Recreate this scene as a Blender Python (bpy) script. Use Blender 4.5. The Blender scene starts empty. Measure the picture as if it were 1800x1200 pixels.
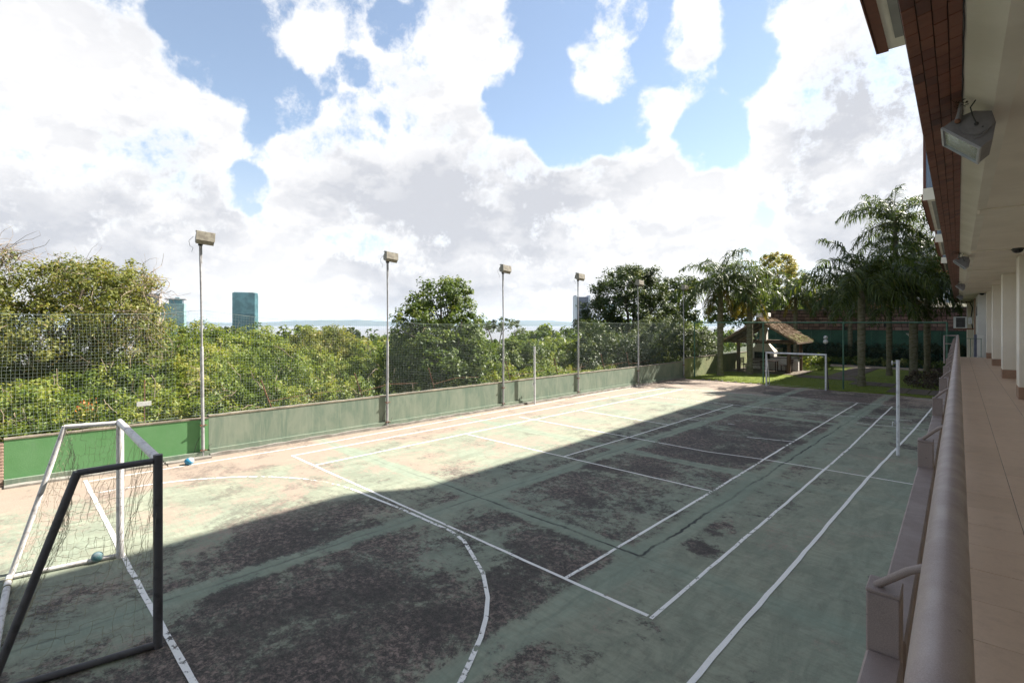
import bpy, bmesh, math, random
import numpy as np
from math import sin, cos, pi, radians, sqrt, atan2

sc = bpy.context.scene
COL = sc.collection

# ------------------------------------------------------------------ camera
CAMX, CAMY, CAMZ = 14.1, -5.72, 3.68
cd = bpy.data.cameras.new('camera')
cd.sensor_width = 36.0
cd.lens = 36.0 * 884 / 1800
cd.shift_y = -33 / 1800
cd.clip_start = 0.05
cd.clip_end = 60000
cam = bpy.data.objects.new('camera', cd)
cam.location = (CAMX, CAMY, CAMZ)
cam.rotation_euler = (radians(90), 0, 0.7715)
COL.objects.link(cam)
sc.camera = cam

# ------------------------------------------------------------------ light and exposure
SUN_EL = radians(44)
SUN_DIR = (0.363, 0.932)                      # horizontal direction towards the sun
sd = bpy.data.lights.new('sun', 'SUN')
sd.energy = 2.35
sd.angle = radians(0.53)
sd.color = (1.0, 0.935, 0.83)
sun = bpy.data.objects.new('sun', sd)
COL.objects.link(sun)
sun.rotation_euler = (radians(90) - SUN_EL, 0, atan2(SUN_DIR[0], -SUN_DIR[1]))
sc.view_settings.view_transform = 'Standard'
sc.view_settings.look = 'None'
sc.view_settings.gamma = 1
sc.view_settings.use_curve_mapping = False
sc.view_settings.exposure = 2.65
sc.render.engine = 'CYCLES'
sc.cycles.max_bounces = 8
sc.cycles.diffuse_bounces = 4
sc.cycles.transparent_max_bounces = 24
sc.cycles.volume_bounces = 1


class NT:
    """small helper for node trees"""
    def __init__(s, tree):
        s.t = tree
        s.n = tree.nodes
        s.l = tree.links

    def add(s, kind, **kw):
        n = s.n.new(kind)
        for k, v in kw.items():
            setattr(n, k, v)
        return n

    def put(s, sock, v):
        if v is None:
            return
        if hasattr(v, 'links') or hasattr(v, 'is_linked'):
            s.l.new(v, sock)
        else:
            sock.default_value = v

    def math(s, op, a, b=None, c=None, clamp=False):
        n = s.add('ShaderNodeMath', operation=op, use_clamp=clamp)
        s.put(n.inputs[0], a); s.put(n.inputs[1], b); s.put(n.inputs[2], c)
        return n.outputs[0]

    def vmath(s, op, a, b=None, out=0, scale=None):
        n = s.add('ShaderNodeVectorMath', operation=op)
        s.put(n.inputs[0], a); s.put(n.inputs[1], b)
        if scale is not None:
            s.put(n.inputs['Scale'], scale)
        return n.outputs[out]

    def ss(s, v, a, b, lo=0.0, hi=1.0, kind='SMOOTHSTEP'):
        n = s.add('ShaderNodeMapRange', interpolation_type=kind)
        s.put(n.inputs[0], v); s.put(n.inputs[1], a); s.put(n.inputs[2], b)
        s.put(n.inputs[3], lo); s.put(n.inputs[4], hi)
        return n.outputs[0]

    def noise(s, vec, scale, detail=6, rough=0.55, dist=0.0, out=0):
        n = s.add('ShaderNodeTexNoise')
        s.put(n.inputs['Vector'], vec)
        n.inputs['Scale'].default_value = scale
        n.inputs['Detail'].default_value = detail
        n.inputs['Roughness'].default_value = rough
        n.inputs['Distortion'].default_value = dist
        return n.outputs[out]

    def mix(s, f, a, b, mode='MIX'):
        n = s.add('ShaderNodeMix', data_type='RGBA', blend_type=mode)
        s.put(n.inputs[0], f)
        for i, v in ((6, a), (7, b)):
            if isinstance(v, tuple) and len(v) == 3:
                v = (*v, 1)
            s.put(n.inputs[i], v)
        return n.outputs[2]

    def ramp(s, f, stops):
        n = s.add('ShaderNodeValToRGB')
        e = n.color_ramp.elements
        while len(e) < len(stops):
            e.new(0.5)
        for i, (p, c) in enumerate(stops):
            e[i].position = p
            e[i].color = (*c, 1)
        s.put(n.inputs[0], f)
        return n.outputs[0]

    def mapping(s, vec, scale=(1, 1, 1), rot=(0, 0, 0), loc=(0, 0, 0)):
        n = s.add('ShaderNodeMapping')
        s.put(n.inputs[0], vec)
        n.inputs[1].default_value = loc
        n.inputs[2].default_value = rot
        n.inputs[3].default_value = scale
        return n.outputs[0]

    def sep(s, v):
        n = s.add('ShaderNodeSeparateXYZ')
        s.put(n.inputs[0], v)
        return n.outputs

    def comb(s, x, y, z):
        n = s.add('ShaderNodeCombineXYZ')
        s.put(n.inputs[0], x); s.put(n.inputs[1], y); s.put(n.inputs[2], z)
        return n.outputs[0]


# ------------------------------------------------------------------ sky with clouds
world = bpy.data.worlds.new('World')
sc.world = world
world.use_nodes = True
W = NT(world.node_tree)
W.n.clear()
SKY_CLOUDS = [(-0.952, 0.038, 0.302, 0.166, 0.6), (-0.95, 0.124, 0.286, 0.16, 0.6), (-0.979, -0.07, 0.191, 0.192, 0.6), (-0.935, 0.216, 0.28, 0.103, 0.5), (-0.987, 0.075, 0.14, 0.18, 0.55), (-0.917, 0.036, 0.397, 0.073, 0.3), (-0.88, 0.147, 0.453, 0.043, 0.3), (-0.811, 0.36, 0.461, 0.048, 0.5), (-0.845, 0.298, 0.444, 0.035, 0.38), (-0.84, 0.408, 0.359, 0.091, 0.55), (-0.748, 0.487, 0.45, 0.08, 0.5), (-0.729, 0.545, 0.414, 0.094, 0.6), (-0.646, 0.58, 0.497, 0.089, 0.6), (-0.691, 0.566, 0.449, 0.058, 0.4), (-0.514, 0.737, 0.438, 0.076, 0.65), (-0.44, 0.818, 0.371, 0.044, 0.5), (-0.365, 0.798, 0.479, 0.062, 0.65), (-0.457, 0.729, 0.511, 0.03, 0.4), (-0.361, 0.844, 0.396, 0.016, 0.3), (-0.773, 0.415, 0.48, 0.035, 0.25), (-0.892, 0.37, 0.258, 0.088, 0.55), (-0.847, 0.454, 0.277, 0.102, 0.6), (-0.786, 0.549, 0.284, 0.116, 0.6), (-0.702, 0.659, 0.269, 0.119, 0.6), (-0.612, 0.755, 0.237, 0.114, 0.6), (-0.51, 0.834, 0.212, 0.115, 0.6), (-0.425, 0.87, 0.252, 0.075, 0.5), (-0.339, 0.91, 0.238, 0.061, 0.5), (-0.387, 0.905, 0.174, 0.099, 0.5), (-0.165, 0.934, 0.317, 0.157, 0.75), (-0.082, 0.927, 0.365, 0.085, 0.5), (-0.2, 0.879, 0.433, 0.085, 0.6), (-0.24, 0.912, 0.332, 0.076, 0.5), (-0.118, 0.901, 0.418, 0.1, 0.6), (-0.073, 0.977, 0.201, 0.145, 0.6), (-0.178, 0.963, 0.2, 0.115, 0.6), (-0.259, 0.938, 0.229, 0.053, 0.4), (-0.976, 0.201, 0.081, 0.197, 0.45), (-0.83, 0.54, 0.139, 0.22, 0.45), (-0.651, 0.75, 0.12, 0.178, 0.35), (-0.939, 0.32, 0.127, 0.097, 0.3), (-0.779, 0.359, 0.514, 0.067, -0.3), (-0.868, 0.238, 0.436, 0.09, -0.8), (-0.868, 0.2, 0.455, 0.046, -0.5), (-0.865, 0.34, 0.37, 0.054, -0.55), (-0.927, 0.297, 0.23, 0.041, -0.7), (-0.93, 0.322, 0.176, 0.038, -0.6), (-0.896, 0.305, 0.322, 0.036, -0.5), (-0.583, 0.687, 0.434, 0.054, -0.6), (-0.581, 0.733, 0.355, 0.072, -0.7), (-0.498, 0.794, 0.349, 0.055, -0.6), (-0.363, 0.873, 0.325, 0.07, -0.9), (-0.572, 0.629, 0.526, 0.054, -0.45), (-0.442, 0.777, 0.447, 0.041, -0.5), (-0.292, 0.858, 0.423, 0.047, -0.6), (-0.744, 0.43, 0.512, 0.048, -0.4), (-0.806, 0.477, 0.35, 0.034, -0.6), (-0.645, 0.663, 0.379, 0.051, -0.5), (-0.416, 0.751, 0.513, 0.039, -0.35), (-0.734, 0.466, 0.495, 0.031, -0.4), (-0.401, 0.78, 0.481, 0.026, -0.3), (-0.297, 0.823, 0.484, 0.041, -0.45), (-0.794, 0.426, 0.434, 0.027, -0.4), (-0.836, 0.342, 0.428, 0.022, -0.3), (-0.537, 0.677, 0.503, 0.036, -0.45), (-0.648, 0.637, 0.418, 0.03, -0.3), (-0.828, 0.382, 0.411, 0.027, -0.4)]
SKY_GREY = [(-0.139, 0.955, 0.263, 0.139, 1.0), (-0.226, 0.959, 0.169, 0.096, 0.7), (-0.1, 0.977, 0.189, 0.121, 0.9), (-0.161, 0.908, 0.386, 0.092, 0.5), (-0.696, 0.684, 0.217, 0.165, 0.35), (-0.827, 0.538, 0.16, 0.153, 0.35), (-0.965, 0.147, 0.217, 0.141, 0.35), (-0.968, 0.199, 0.154, 0.096, 0.4), (-0.557, 0.808, 0.194, 0.139, 0.3), (-0.99, 0.063, 0.122, 0.121, 0.5), (-0.881, 0.406, 0.243, 0.09, 0.3), (-0.768, 0.629, 0.119, 0.224, 0.35)]
tc = W.add('ShaderNodeTexCoord')
dirv = W.vmath('NORMALIZE', tc.outputs['Generated'])
sx, sy, sz = W.sep(dirv)
den = W.math('ADD', W.math('MAXIMUM', sz, 0.0), 0.22)
plane = W.comb(W.math('DIVIDE', sx, den), W.math('DIVIDE', sy, den), 0.0)


def cloud_field(vec, pl):
    nz = W.noise(pl, 1.5, 12, 0.60, 0.1)
    nf = W.noise(vec, 7.0, 12, 0.70, 0.1)
    bias = None
    for (bx, by, bz, br, bw) in SKY_CLOUDS:
        dt = W.vmath('DOT_PRODUCT', vec, (bx, by, bz), out=1)
        v = W.ss(dt, cos(br * 1.12), cos(br * 0.62), 0.0, bw)
        bias = v if bias is None else W.math('ADD', bias, v)
    bias = W.math('MULTIPLY', W.math('MINIMUM', W.math('MAXIMUM', bias, -0.95), 0.62), 0.64)
    low = W.ss(sz, 0.02, 0.20, 0.22, 0.0)
    f = W.math('ADD', W.math('MULTIPLY', W.math('SUBTRACT', nz, 0.5), 1.0),
               W.math('MULTIPLY', W.math('SUBTRACT', nf, 0.5), 2.3))
    return W.math('ADD', W.math('ADD', f, bias), W.math('SUBTRACT', low, 0.02))


fld = cloud_field(dirv, plane)
mask = W.ss(fld, -0.13, 0.36)
# grey undersides, and billows shaded away from the light
g = None
for (bx, by, bz, br, bw) in SKY_GREY:
    dt = W.vmath('DOT_PRODUCT', dirv, (bx, by, bz), out=1)
    v = W.ss(dt, cos(br * 1.3), cos(br * 0.2), 0.0, bw)
    g = v if g is None else W.math('ADD', g, v)
n2 = W.noise(W.vmath('MULTIPLY', W.vmath('ADD', dirv, (3.1, 1.7, 0.4)), (1.0, 1.0, 1.6)), 5.5, 9, 0.58, 0.1)
n3 = W.noise(W.vmath('MULTIPLY', W.vmath('ADD', dirv, (3.1, 1.7, 0.4 + 0.022)), (1.0, 1.0, 1.6)), 5.5, 9, 0.58, 0.1)
relief = W.ss(W.math('SUBTRACT', n3, n2), -0.06, 0.07)
g = W.math('MULTIPLY', W.math('ADD', W.math('MINIMUM', g, 1.0), 0.40), W.ss(n2, 0.28, 0.70, 0.25, 1.0))
g = W.math('ADD', g, W.math('MULTIPLY', relief, 0.42))
thick = W.ss(fld, 0.04, 0.40)
g = W.math('MULTIPLY', g, thick)
sky = W.add('ShaderNodeTexSky', sky_type='NISHITA', sun_disc=False)
sky.sun_elevation = SUN_EL
sky.sun_rotation = atan2(SUN_DIR[0], SUN_DIR[1])
sky.altitude = 50
sky.air_density = 1.0
sky.dust_density = 0.15
sky.ozone_density = 1.6
blue = W.mix(1.0, sky.outputs[0], (0.385, 0.355, 0.325), 'MULTIPLY')
blue = W.mix(W.ss(sz, 0.0, 0.34, 0.85, 0.12), blue, (1.32, 1.40, 1.52))
cl = W.mix(W.math('MINIMUM', W.math('MULTIPLY', g, 0.88), 1.0), (2.05, 2.02, 1.98), (1.10, 1.13, 1.22))
col = W.mix(mask, blue, cl)
bg = W.add('ShaderNodeBackground')
W.l.new(col, bg.inputs[0])
bg.inputs[1].default_value = 0.10
wo = W.add('ShaderNodeOutputWorld')
W.l.new(bg.outputs[0], wo.inputs[0])


# ------------------------------------------------------------------ object helpers
def prop(o, label=None, cat=None, group=None, kind=None):
    if label: o['label'] = label
    if cat: o['category'] = cat
    if group: o['group'] = group
    if kind: o['kind'] = kind
    return o


def thing(name, label, cat, loc=(0, 0, 0), rz=0.0, group=None):
    o = bpy.data.objects.new(name, None)
    COL.objects.link(o)
    o.empty_display_size = 0.2
    o.location = loc
    o.rotation_euler = (0, 0, rz)
    return prop(o, label, cat, group)


def link(name, me, parent=None, loc=(0, 0, 0), rot=(0, 0, 0), scale=(1, 1, 1)):
    o = bpy.data.objects.new(name, me)
    COL.objects.link(o)
    o.parent = parent
    o.location = loc
    o.rotation_euler = rot
    o.scale = scale
    return o


def dup(root, loc, rz, label=None, group=None):
    r = root.copy(); COL.objects.link(r)
    r.location = loc
    r.rotation_euler = (0, 0, rz)
    if label: r['label'] = label
    if group: r['group'] = group
    for ch in list(root.children):
        c = ch.copy(); COL.objects.link(c); c.parent = r
        for gch in list(ch.children):
            d = gch.copy(); COL.objects.link(d); d.parent = c
    return r


class MB:
    def __init__(s):
        s.v = []
        s.f = []

    def add(s, vs, fs):
        o = len(s.v)
        s.v += [tuple(p) for p in vs]
        s.f += [tuple(i + o for i in f) for f in fs]
        return s

    def box(s, x0, x1, y0, y1, z0, z1):
        return s.add([(x0, y0, z0), (x1, y0, z0), (x1, y1, z0), (x0, y1, z0), (x0, y0, z1), (x1, y0, z1), (x1, y1, z1), (x0, y1, z1)],
                     [(0, 3, 2, 1), (4, 5, 6, 7), (0, 1, 5, 4), (1, 2, 6, 5), (2, 3, 7, 6), (3, 0, 4, 7)])

    def bbox(s, x0, x1, y0, y1, z0, z1, b=0.01):
        """box with all edges chamfered"""
        if x0 > x1: x0, x1 = x1, x0
        if y0 > y1: y0, y1 = y1, y0
        bm = bmesh.new()
        bmesh.ops.create_cube(bm, size=1)
        for v in bm.verts:
            v.co = ((x0 + x1) / 2 + v.co.x * (x1 - x0), (y0 + y1) / 2 + v.co.y * (y1 - y0), (z0 + z1) / 2 + v.co.z * (z1 - z0))
        bmesh.ops.bevel(bm, geom=bm.edges[:], offset=b, segments=1, affect='EDGES')
        bm.verts.index_update()
        s.add([v.co[:] for v in bm.verts], [[v.index for v in f.verts] for f in bm.faces])
        bm.free()
        return s

    def quad(s, a, b, c, d):
        return s.add([a, b, c, d], [(0, 1, 2, 3)])

    def tube(s, pts, r, n=8, cap=True):
        pts = [np.array(p, float) for p in pts]
        m = len(pts)
        rs = [r] * m if not hasattr(r, '__len__') else list(r)
        vs, fs = [], []
        ref = None
        for i, p in enumerate(pts):
            t = pts[min(i + 1, m - 1)] - pts[max(i - 1, 0)]
            t = t / (np.linalg.norm(t) + 1e-9)
            if ref is None:
                ref = np.array([0, 0, 1.]) if abs(t[2]) < 0.9 else np.array([1., 0, 0])
            a = np.cross(t, ref); a /= np.linalg.norm(a) + 1e-9
            b = np.cross(t, a)
            ref = -b if False else np.cross(a, t)
            for k in range(n):
                w = 2 * pi * k / n
                vs.append(p + rs[i] * (a * cos(w) + b * sin(w)))
        for i in range(m - 1):
            for k in range(n):
                q = (k + 1) % n
                fs.append((i * n + k, i * n + q, (i + 1) * n + q, (i + 1) * n + k))
        if cap:
            fs.append(tuple(range(n - 1, -1, -1)))
            fs.append(tuple((m - 1) * n + k for k in range(n)))
        return s.add(vs, fs)

    def prism(s, poly, y0, y1):
        """polygon in (x,z) extruded along y"""
        n = len(poly)
        vs = [(x, y0, z) for x, z in poly] + [(x, y1, z) for x, z in poly]
        fs = [tuple(range(n)), tuple(range(2 * n - 1, n - 1, -1))]
        fs += [(i, i + n, (i + 1) % n + n, (i + 1) % n) for i in range(n)]
        return s.add(vs, fs)

    def slab(s, poly, z0, z1):
        """polygon in (x,y) extruded along z"""
        n = len(poly)
        vs = [(x, y, z0) for x, y in poly] + [(x, y, z1) for x, y in poly]
        fs = [tuple(range(n - 1, -1, -1)), tuple(range(n, 2 * n))]
        fs += [(i, (i + 1) % n, (i + 1) % n + n, i + n) for i in range(n)]
        return s.add(vs, fs)

    def ball(s, c, r, nu=14, nv=9, sx=1, sy=1, sz=1):
        vs = [(c[0], c[1], c[2] - r * sz)]
        for i in range(1, nv):
            a = -pi / 2 + pi * i / nv
            for k in range(nu):
                w = 2 * pi * k / nu
                vs.append((c[0] + r * sx * cos(a) * cos(w), c[1] + r * sy * cos(a) * sin(w), c[2] + r * sz * sin(a)))
        vs.append((c[0], c[1], c[2] + r * sz))
        fs = []
        for k in range(nu):
            q = (k + 1) % nu
            fs.append((0, 1 + q, 1 + k))
            for i in range(nv - 2):
                fs.append((1 + i * nu + k, 1 + i * nu + q, 1 + (i + 1) * nu + q, 1 + (i + 1) * nu + k))
            fs.append((len(vs) - 1, 1 + (nv - 2) * nu + k, 1 + (nv - 2) * nu + q))
        return s.add(vs, fs)

    def mesh(s, name, m, smooth=False, fix=True):
        me = bpy.data.meshes.new(name)
        me.from_pydata(s.v, [], s.f)
        if fix:
            bm = bmesh.new(); bm.from_mesh(me)
            bmesh.ops.recalc_face_normals(bm, faces=bm.faces[:])
            bm.to_mesh(me); bm.free()
        if m: me.materials.append(m)
        if smooth:
            me.shade_smooth()
            try:
                me.set_sharp_from_angle(angle=radians(40))
            except Exception:
                pass
        return me

    def build(s, name, m, parent=None, loc=(0, 0, 0), rot=(0, 0, 0), smooth=False, fix=True):
        return link(name, s.mesh(name, m, smooth, fix), parent, loc, rot)


# ------------------------------------------------------------------ materials
def new_mat(name):
    m = bpy.data.materials.new(name)
    m.use_nodes = True
    t = NT(m.node_tree)
    p = t.n['Principled BSDF']
    return m, t, p


def bump(t, p, h, strength=0.3, dist=0.02):
    b = t.add('ShaderNodeBump')
    b.inputs['Strength'].default_value = strength
    b.inputs['Distance'].default_value = dist
    t.put(b.inputs['Height'], h)
    t.l.new(b.outputs[0], p.inputs['Normal'])


def simple(name, a, b=None, rough=0.7, scale=3.0, metal=0.0, bstr=0.15, bscale=40, spec=0.4, contrast=(0.35, 0.65), stretch=(1, 1, 1), bdist=0.01):
    """two-tone mottled paint / plaster / metal"""
    m, t, p = new_mat(name)
    co = t.add('ShaderNodeTexCoord').outputs['Object']
    co = t.mapping(co, stretch)
    if b is None:
        b = tuple(c * 0.8 for c in a)
    n = t.noise(co, scale, 8, 0.6)
    t.put(p.inputs['Base Color'], t.mix(t.ss(n, *contrast), a, b))
    p.inputs['Roughness'].default_value = rough
    p.inputs['Metallic'].default_value = metal
    p.inputs['Specular IOR Level'].default_value = spec
    if bstr:
        bump(t, p, t.noise(co, bscale, 4, 0.6), bstr, bdist)
    return m


def leaf_mat(name, stops, trans=0.34, tint=(1.25, 1.2, 0.55), rough=0.5):
    m, t, p = new_mat(name)
    a = t.add('ShaderNodeAttribute', attribute_name='var').outputs['Fac']
    c = t.ramp(a, stops)
    t.put(p.inputs['Base Color'], c)
    p.inputs['Roughness'].default_value = rough
    p.inputs['Specular IOR Level'].default_value = 0.35
    tr = t.add('ShaderNodeBsdfTranslucent')
    t.put(tr.inputs[0], t.mix(1.0, c, tint, 'MULTIPLY'))
    mx = t.add('ShaderNodeMixShader')
    mx.inputs[0].default_value = trans
    t.l.new(p.outputs[0], mx.inputs[1])
    t.l.new(tr.outputs[0], mx.inputs[2])
    t.l.new(mx.outputs[0], t.n['Material Output'].inputs[0])
    return m


LEAF_OLIVE = leaf_mat('olive_leaves', [(0.0, (0.057, 0.080, 0.021)), (0.35, (0.131, 0.154, 0.039)), (0.65, (0.211, 0.222, 0.051)), (0.88, (0.285, 0.262, 0.080)), (1.0, (0.342, 0.251, 0.137))], 0.4)
LEAF_BRIGHT = leaf_mat('bright_leaves', [(0.0, (0.051, 0.085, 0.018)), (0.35, (0.120, 0.177, 0.032)), (0.7, (0.217, 0.262, 0.046)), (1.0, (0.319, 0.308, 0.085))], 0.4)
LEAF_MID = leaf_mat('green_leaves', [(0.0, (0.034, 0.063, 0.018)), (0.4, (0.080, 0.125, 0.030)), (0.75, (0.142, 0.194, 0.046)), (1.0, (0.228, 0.251, 0.074))], 0.38)
LEAF_DARK = leaf_mat('dark_leaves', [(0.0, (0.021, 0.040, 0.014)), (0.4, (0.046, 0.074, 0.023)), (0.75, (0.080, 0.114, 0.030)), (1.0, (0.148, 0.160, 0.051))], 0.28)
LEAF_GREY = leaf_mat('grey_green_leaves', [(0.0, (0.034, 0.051, 0.025)), (0.4, (0.080, 0.108, 0.057)), (0.8, (0.137, 0.171, 0.097)), (1.0, (0.194, 0.217, 0.125))])
LEAF_GOLD = leaf_mat('golden_leaves', [(0.0, (0.13, 0.18, 0.03)), (0.4, (0.27, 0.28, 0.06)), (0.8, (0.45, 0.39, 0.13)), (1.0, (0.55, 0.42, 0.2))], 0.45, (1.1, 1.0, .7))
LEAF_HEDGE = leaf_mat('hedge_leaves', [(0.0, (0.012, 0.025, 0.010)), (0.5, (0.03, 0.05, 0.018)), (1.0, (0.06, 0.085, 0.03))], 0.15)
LEAF_PALE = leaf_mat('pale_plant_leaves', [(0.0, (0.04, 0.08, 0.02)), (0.5, (0.10, 0.16, 0.04)), (1.0, (0.28, 0.30, 0.10))], 0.3)
PALM = leaf_mat('palm_leaflets', [(0.0, (0.025, 0.045, 0.014)), (0.5, (0.06, 0.09, 0.026)), (0.8, (0.10, 0.135, 0.04)), (1.0, (0.19, 0.19, 0.055))], 0.45, rough=0.4)
PALM_YELLOW = leaf_mat('yellowing_palm_leaflets', [(0.0, (0.07, 0.07, 0.015)), (0.5, (0.19, 0.15, 0.03)), (1.0, (0.30, 0.22, 0.05))], 0.35)
GRASS = leaf_mat('grass_blades', [(0.0, (0.080, 0.125, 0.017)), (0.6, (0.160, 0.217, 0.028)), (1.0, (0.205, 0.217, 0.057))], 0.3)
FLOWER = leaf_mat('orange_petals', [(0.0, (0.6, 0.10, 0.02)), (1.0, (0.8, 0.25, 0.04))], 0.3, (1, 1, 1))
STRAW = leaf_mat('thatch_straw', [(0.0, (0.10, 0.065, 0.04)), (0.5, (0.20, 0.135, 0.085)), (0.94, (0.31, 0.22, 0.14)), (0.97, (0.16, 0.2, 0.05)), (1.0, (0.2, 0.24, 0.06))], 0.05, (1, 1, 1), 0.9)

BARK = simple('bark', (0.17, 0.14, 0.115), (0.09, 0.075, 0.06), 0.9, 6, bstr=0.6, bscale=25)
TWIG = simple('dry_twigs', (0.33, 0.26, 0.19), (0.19, 0.145, 0.105), 0.9, 5, bstr=0)
PALM_TRUNK = simple('palm_bark', (0.19, 0.165, 0.12), (0.10, 0.10, 0.05), 0.9, 4, bstr=0.5, bscale=30, stretch=(1, 1, 3))
PALM_STEM = simple('palm_stalk', (0.16, 0.17, 0.06), (0.24, 0.17, 0.07), 0.6, 4, bstr=0)
SOIL = simple('soil', (0.085, 0.068, 0.045), (0.05, 0.055, 0.025), 0.95, 0.8, bstr=0.5, bscale=8)
GALV = simple('galvanised_pole_paint', (0.40, 0.40, 0.41), (0.27, 0.265, 0.27), 0.5, 5, 0.25, 0.1, 60)
LAMPBODY = simple('aged_lamp_housing', (0.27, 0.25, 0.20), (0.17, 0.15, 0.12), 0.6, 9, 0.1, 0.1)
GLASS_LAMP, _t, _p = new_mat('lamp_glass')
_p.inputs['Base Color'].default_value = (0.35, 0.40, 0.40, 1); _p.inputs['Roughness'].default_value = 0.08; _p.inputs['Metallic'].default_value = 0.7
RUST = simple('rusty_steel', (0.26, 0.12, 0.07), (0.15, 0.075, 0.05), 0.9, 12, bstr=0.3)
DARKMETAL = simple('dark_metal', (0.05, 0.05, 0.052), (0.03, 0.03, 0.03), 0.5, 6, 0.3, 0)
GREENPAINT = simple('green_post_paint', (0.07, 0.16, 0.105), (0.045, 0.10, 0.07), 0.55, 4, bstr=0.05)
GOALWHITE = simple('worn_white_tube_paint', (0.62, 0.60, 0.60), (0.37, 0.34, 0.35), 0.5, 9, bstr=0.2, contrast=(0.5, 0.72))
GOALSHADED = simple('shade_darkened_tube_paint', (0.085, 0.082, 0.09), (0.055, 0.052, 0.058), 0.5, 9, bstr=0.2, contrast=(0.45, 0.7))  # white goal paint again, with shade put into its colour
GOALCLEAN = simple('white_tube_paint', (0.66, 0.66, 0.68), (0.45, 0.45, 0.47), 0.45, 9, bstr=0.05, contrast=(0.45, 0.7))
NETGREEN = simple('green_net_cord', (0.24, 0.29, 0.26), (0.17, 0.22, 0.20), 0.8, 3, bstr=0)
NETDARK = simple('chain_link_wire', (0.10, 0.15, 0.12), (0.07, 0.10, 0.085), 0.6, 3, bstr=0)
CORD = simple('old_goal_cord', (0.34, 0.31, 0.20), (0.22, 0.20, 0.13), 0.9, 7, bstr=0)
WHITEWALL = simple('white_plaster', (0.76, 0.74, 0.69), (0.67, 0.645, 0.60), 0.85, 1.2, bstr=0.15, bscale=90)
CREAM = simple('cream_textured_plaster', (0.80, 0.74, 0.64), (0.74, 0.68, 0.575), 0.9, 1.2, bstr=0.35, bscale=140, bdist=0.006)
SOFFIT = simple('soffit_plaster', (0.82, 0.745, 0.635), (0.72, 0.65, 0.545), 0.9, 0.9, bstr=0.25, bscale=120, bdist=0.005)
STRIP = simple('soffit_edge_plaster', (0.80, 0.75, 0.65), (0.71, 0.66, 0.56), 0.9, 1.6, bstr=0.3, bscale=110, bdist=0.005)
def rail_paint(name, a_, b_, rough):
    """satin paint with fine grain, smudges and small chips"""
    m, t, p = new_mat(name)
    co = t.add('ShaderNodeNewGeometry').outputs['Position']
    c = t.mix(t.ss(t.noise(co, 3.0, 8, 0.65), 0.35, 0.65), a_, b_)
    c = t.mix(t.ss(t.noise(co, 420.0, 3, 0.6), 0.42, 0.62, 0.0, 0.35), c, tuple(k * 1.5 for k in a_))
    c = t.mix(t.ss(t.noise(co, 26.0, 6, 0.7), 0.66, 0.70, 0.0, 0.7), c, tuple(k * 0.45 for k in b_))
    c = t.mix(t.ss(t.noise(t.mapping(co, (1, 1, 1), loc=(5, 2, 1)), 38.0, 5, 0.7), 0.70, 0.73, 0.0, 0.8), c, (0.42, 0.38, 0.36))
    t.put(p.inputs['Base Color'], c)
    t.put(p.inputs['Roughness'], t.ss(t.noise(co, 6.0, 6, 0.65), 0.3, 0.7, rough - 0.08, rough + 0.14))
    p.inputs['Specular IOR Level'].default_value = 0.35
    bump(t, p, t.noise(co, 300.0, 4, 0.6), 0.12, 0.002)
    return m


RAIL = rail_paint('mauve_grey_rail_paint', (0.325, 0.26, 0.238), (0.28, 0.222, 0.204), 0.42)
RAILBOX = rail_paint('mauve_grey_box_paint', (0.25, 0.20, 0.185), (0.21, 0.168, 0.155), 0.5)
CONCRETE = simple('old_concrete', (0.30, 0.285, 0.26), (0.19, 0.175, 0.155), 0.9, 2.5, bstr=0.4)
COPING = simple('weathered_coping', (0.27, 0.23, 0.175), (0.15, 0.13, 0.10), 0.9, 3.5, bstr=0.4)
ROOFTILE = simple('red_roof_tile', (0.42, 0.16, 0.10), (0.28, 0.10, 0.06), 0.85, 3, bstr=0.2)
BRICKHOUSE = simple('orange_brick_wall', (0.36, 0.19, 0.11), (0.26, 0.13, 0.08), 0.9, 2, bstr=0.2)
PAVING = simple('garden_paving', (0.15, 0.115, 0.09), (0.09, 0.07, 0.055), 0.9, 2, bstr=0.4, bscale=20)
PATHMAT = simple('pale_paved_path', (0.36, 0.30, 0.24), (0.24, 0.19, 0.15), 0.9, 1.5, bstr=0.3)
WOODPOST = simple('log_wood', (0.17, 0.11, 0.07), (0.09, 0.055, 0.035), 0.8, 5, bstr=0.5, stretch=(1, 1, 0.2))
BENCHWOOD = simple('dark_bench_wood', (0.10, 0.05, 0.03), (0.06, 0.03, 0.02), 0.6, 6, bstr=0.2)
BLACKTOP = simple('dark_stone_top', (0.03, 0.03, 0.032), (0.05, 0.05, 0.05), 0.3, 9, bstr=0)
ACWHITE = simple('white_casing', (0.66, 0.66, 0.64), (0.55, 0.55, 0.53), 0.5, 3, bstr=0)
GREENWALL_DARK = simple('dark_green_garden_wall', (0.05, 0.13, 0.085), (0.035, 0.085, 0.06), 0.85, 0.8, bstr=0.3)
LAWN = simple('lawn', (0.18, 0.22, 0.028), (0.12, 0.16, 0.022), 0.95, 1.5, bstr=0.7, bscale=60, bdist=0.03)
BALLBLUE = simple('blue_ball_skin', (0.04, 0.24, 0.40), (0.03, 0.19, 0.34), 0.4, 3, bstr=0.2)
BALLWHITE = simple('white_ball_skin', (0.55, 0.55, 0.57), (0.45, 0.45, 0.47), 0.4, 3, bstr=0.2)
BALLTEAL = simple('scuffed_teal_ball_skin', (0.07, 0.19, 0.21), (0.20, 0.25, 0.27), 0.6, 18, bstr=0.3)
GREYBOX = simple('grey_lamp_paint', (0.21, 0.195, 0.198), (0.165, 0.152, 0.154), 0.5, 12, 0.1, 0.15, 150)
HILLS = simple('far_hill_woods', (0.035, 0.05, 0.035), (0.06, 0.07, 0.05), 0.95, 0.002, bstr=0)
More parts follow.
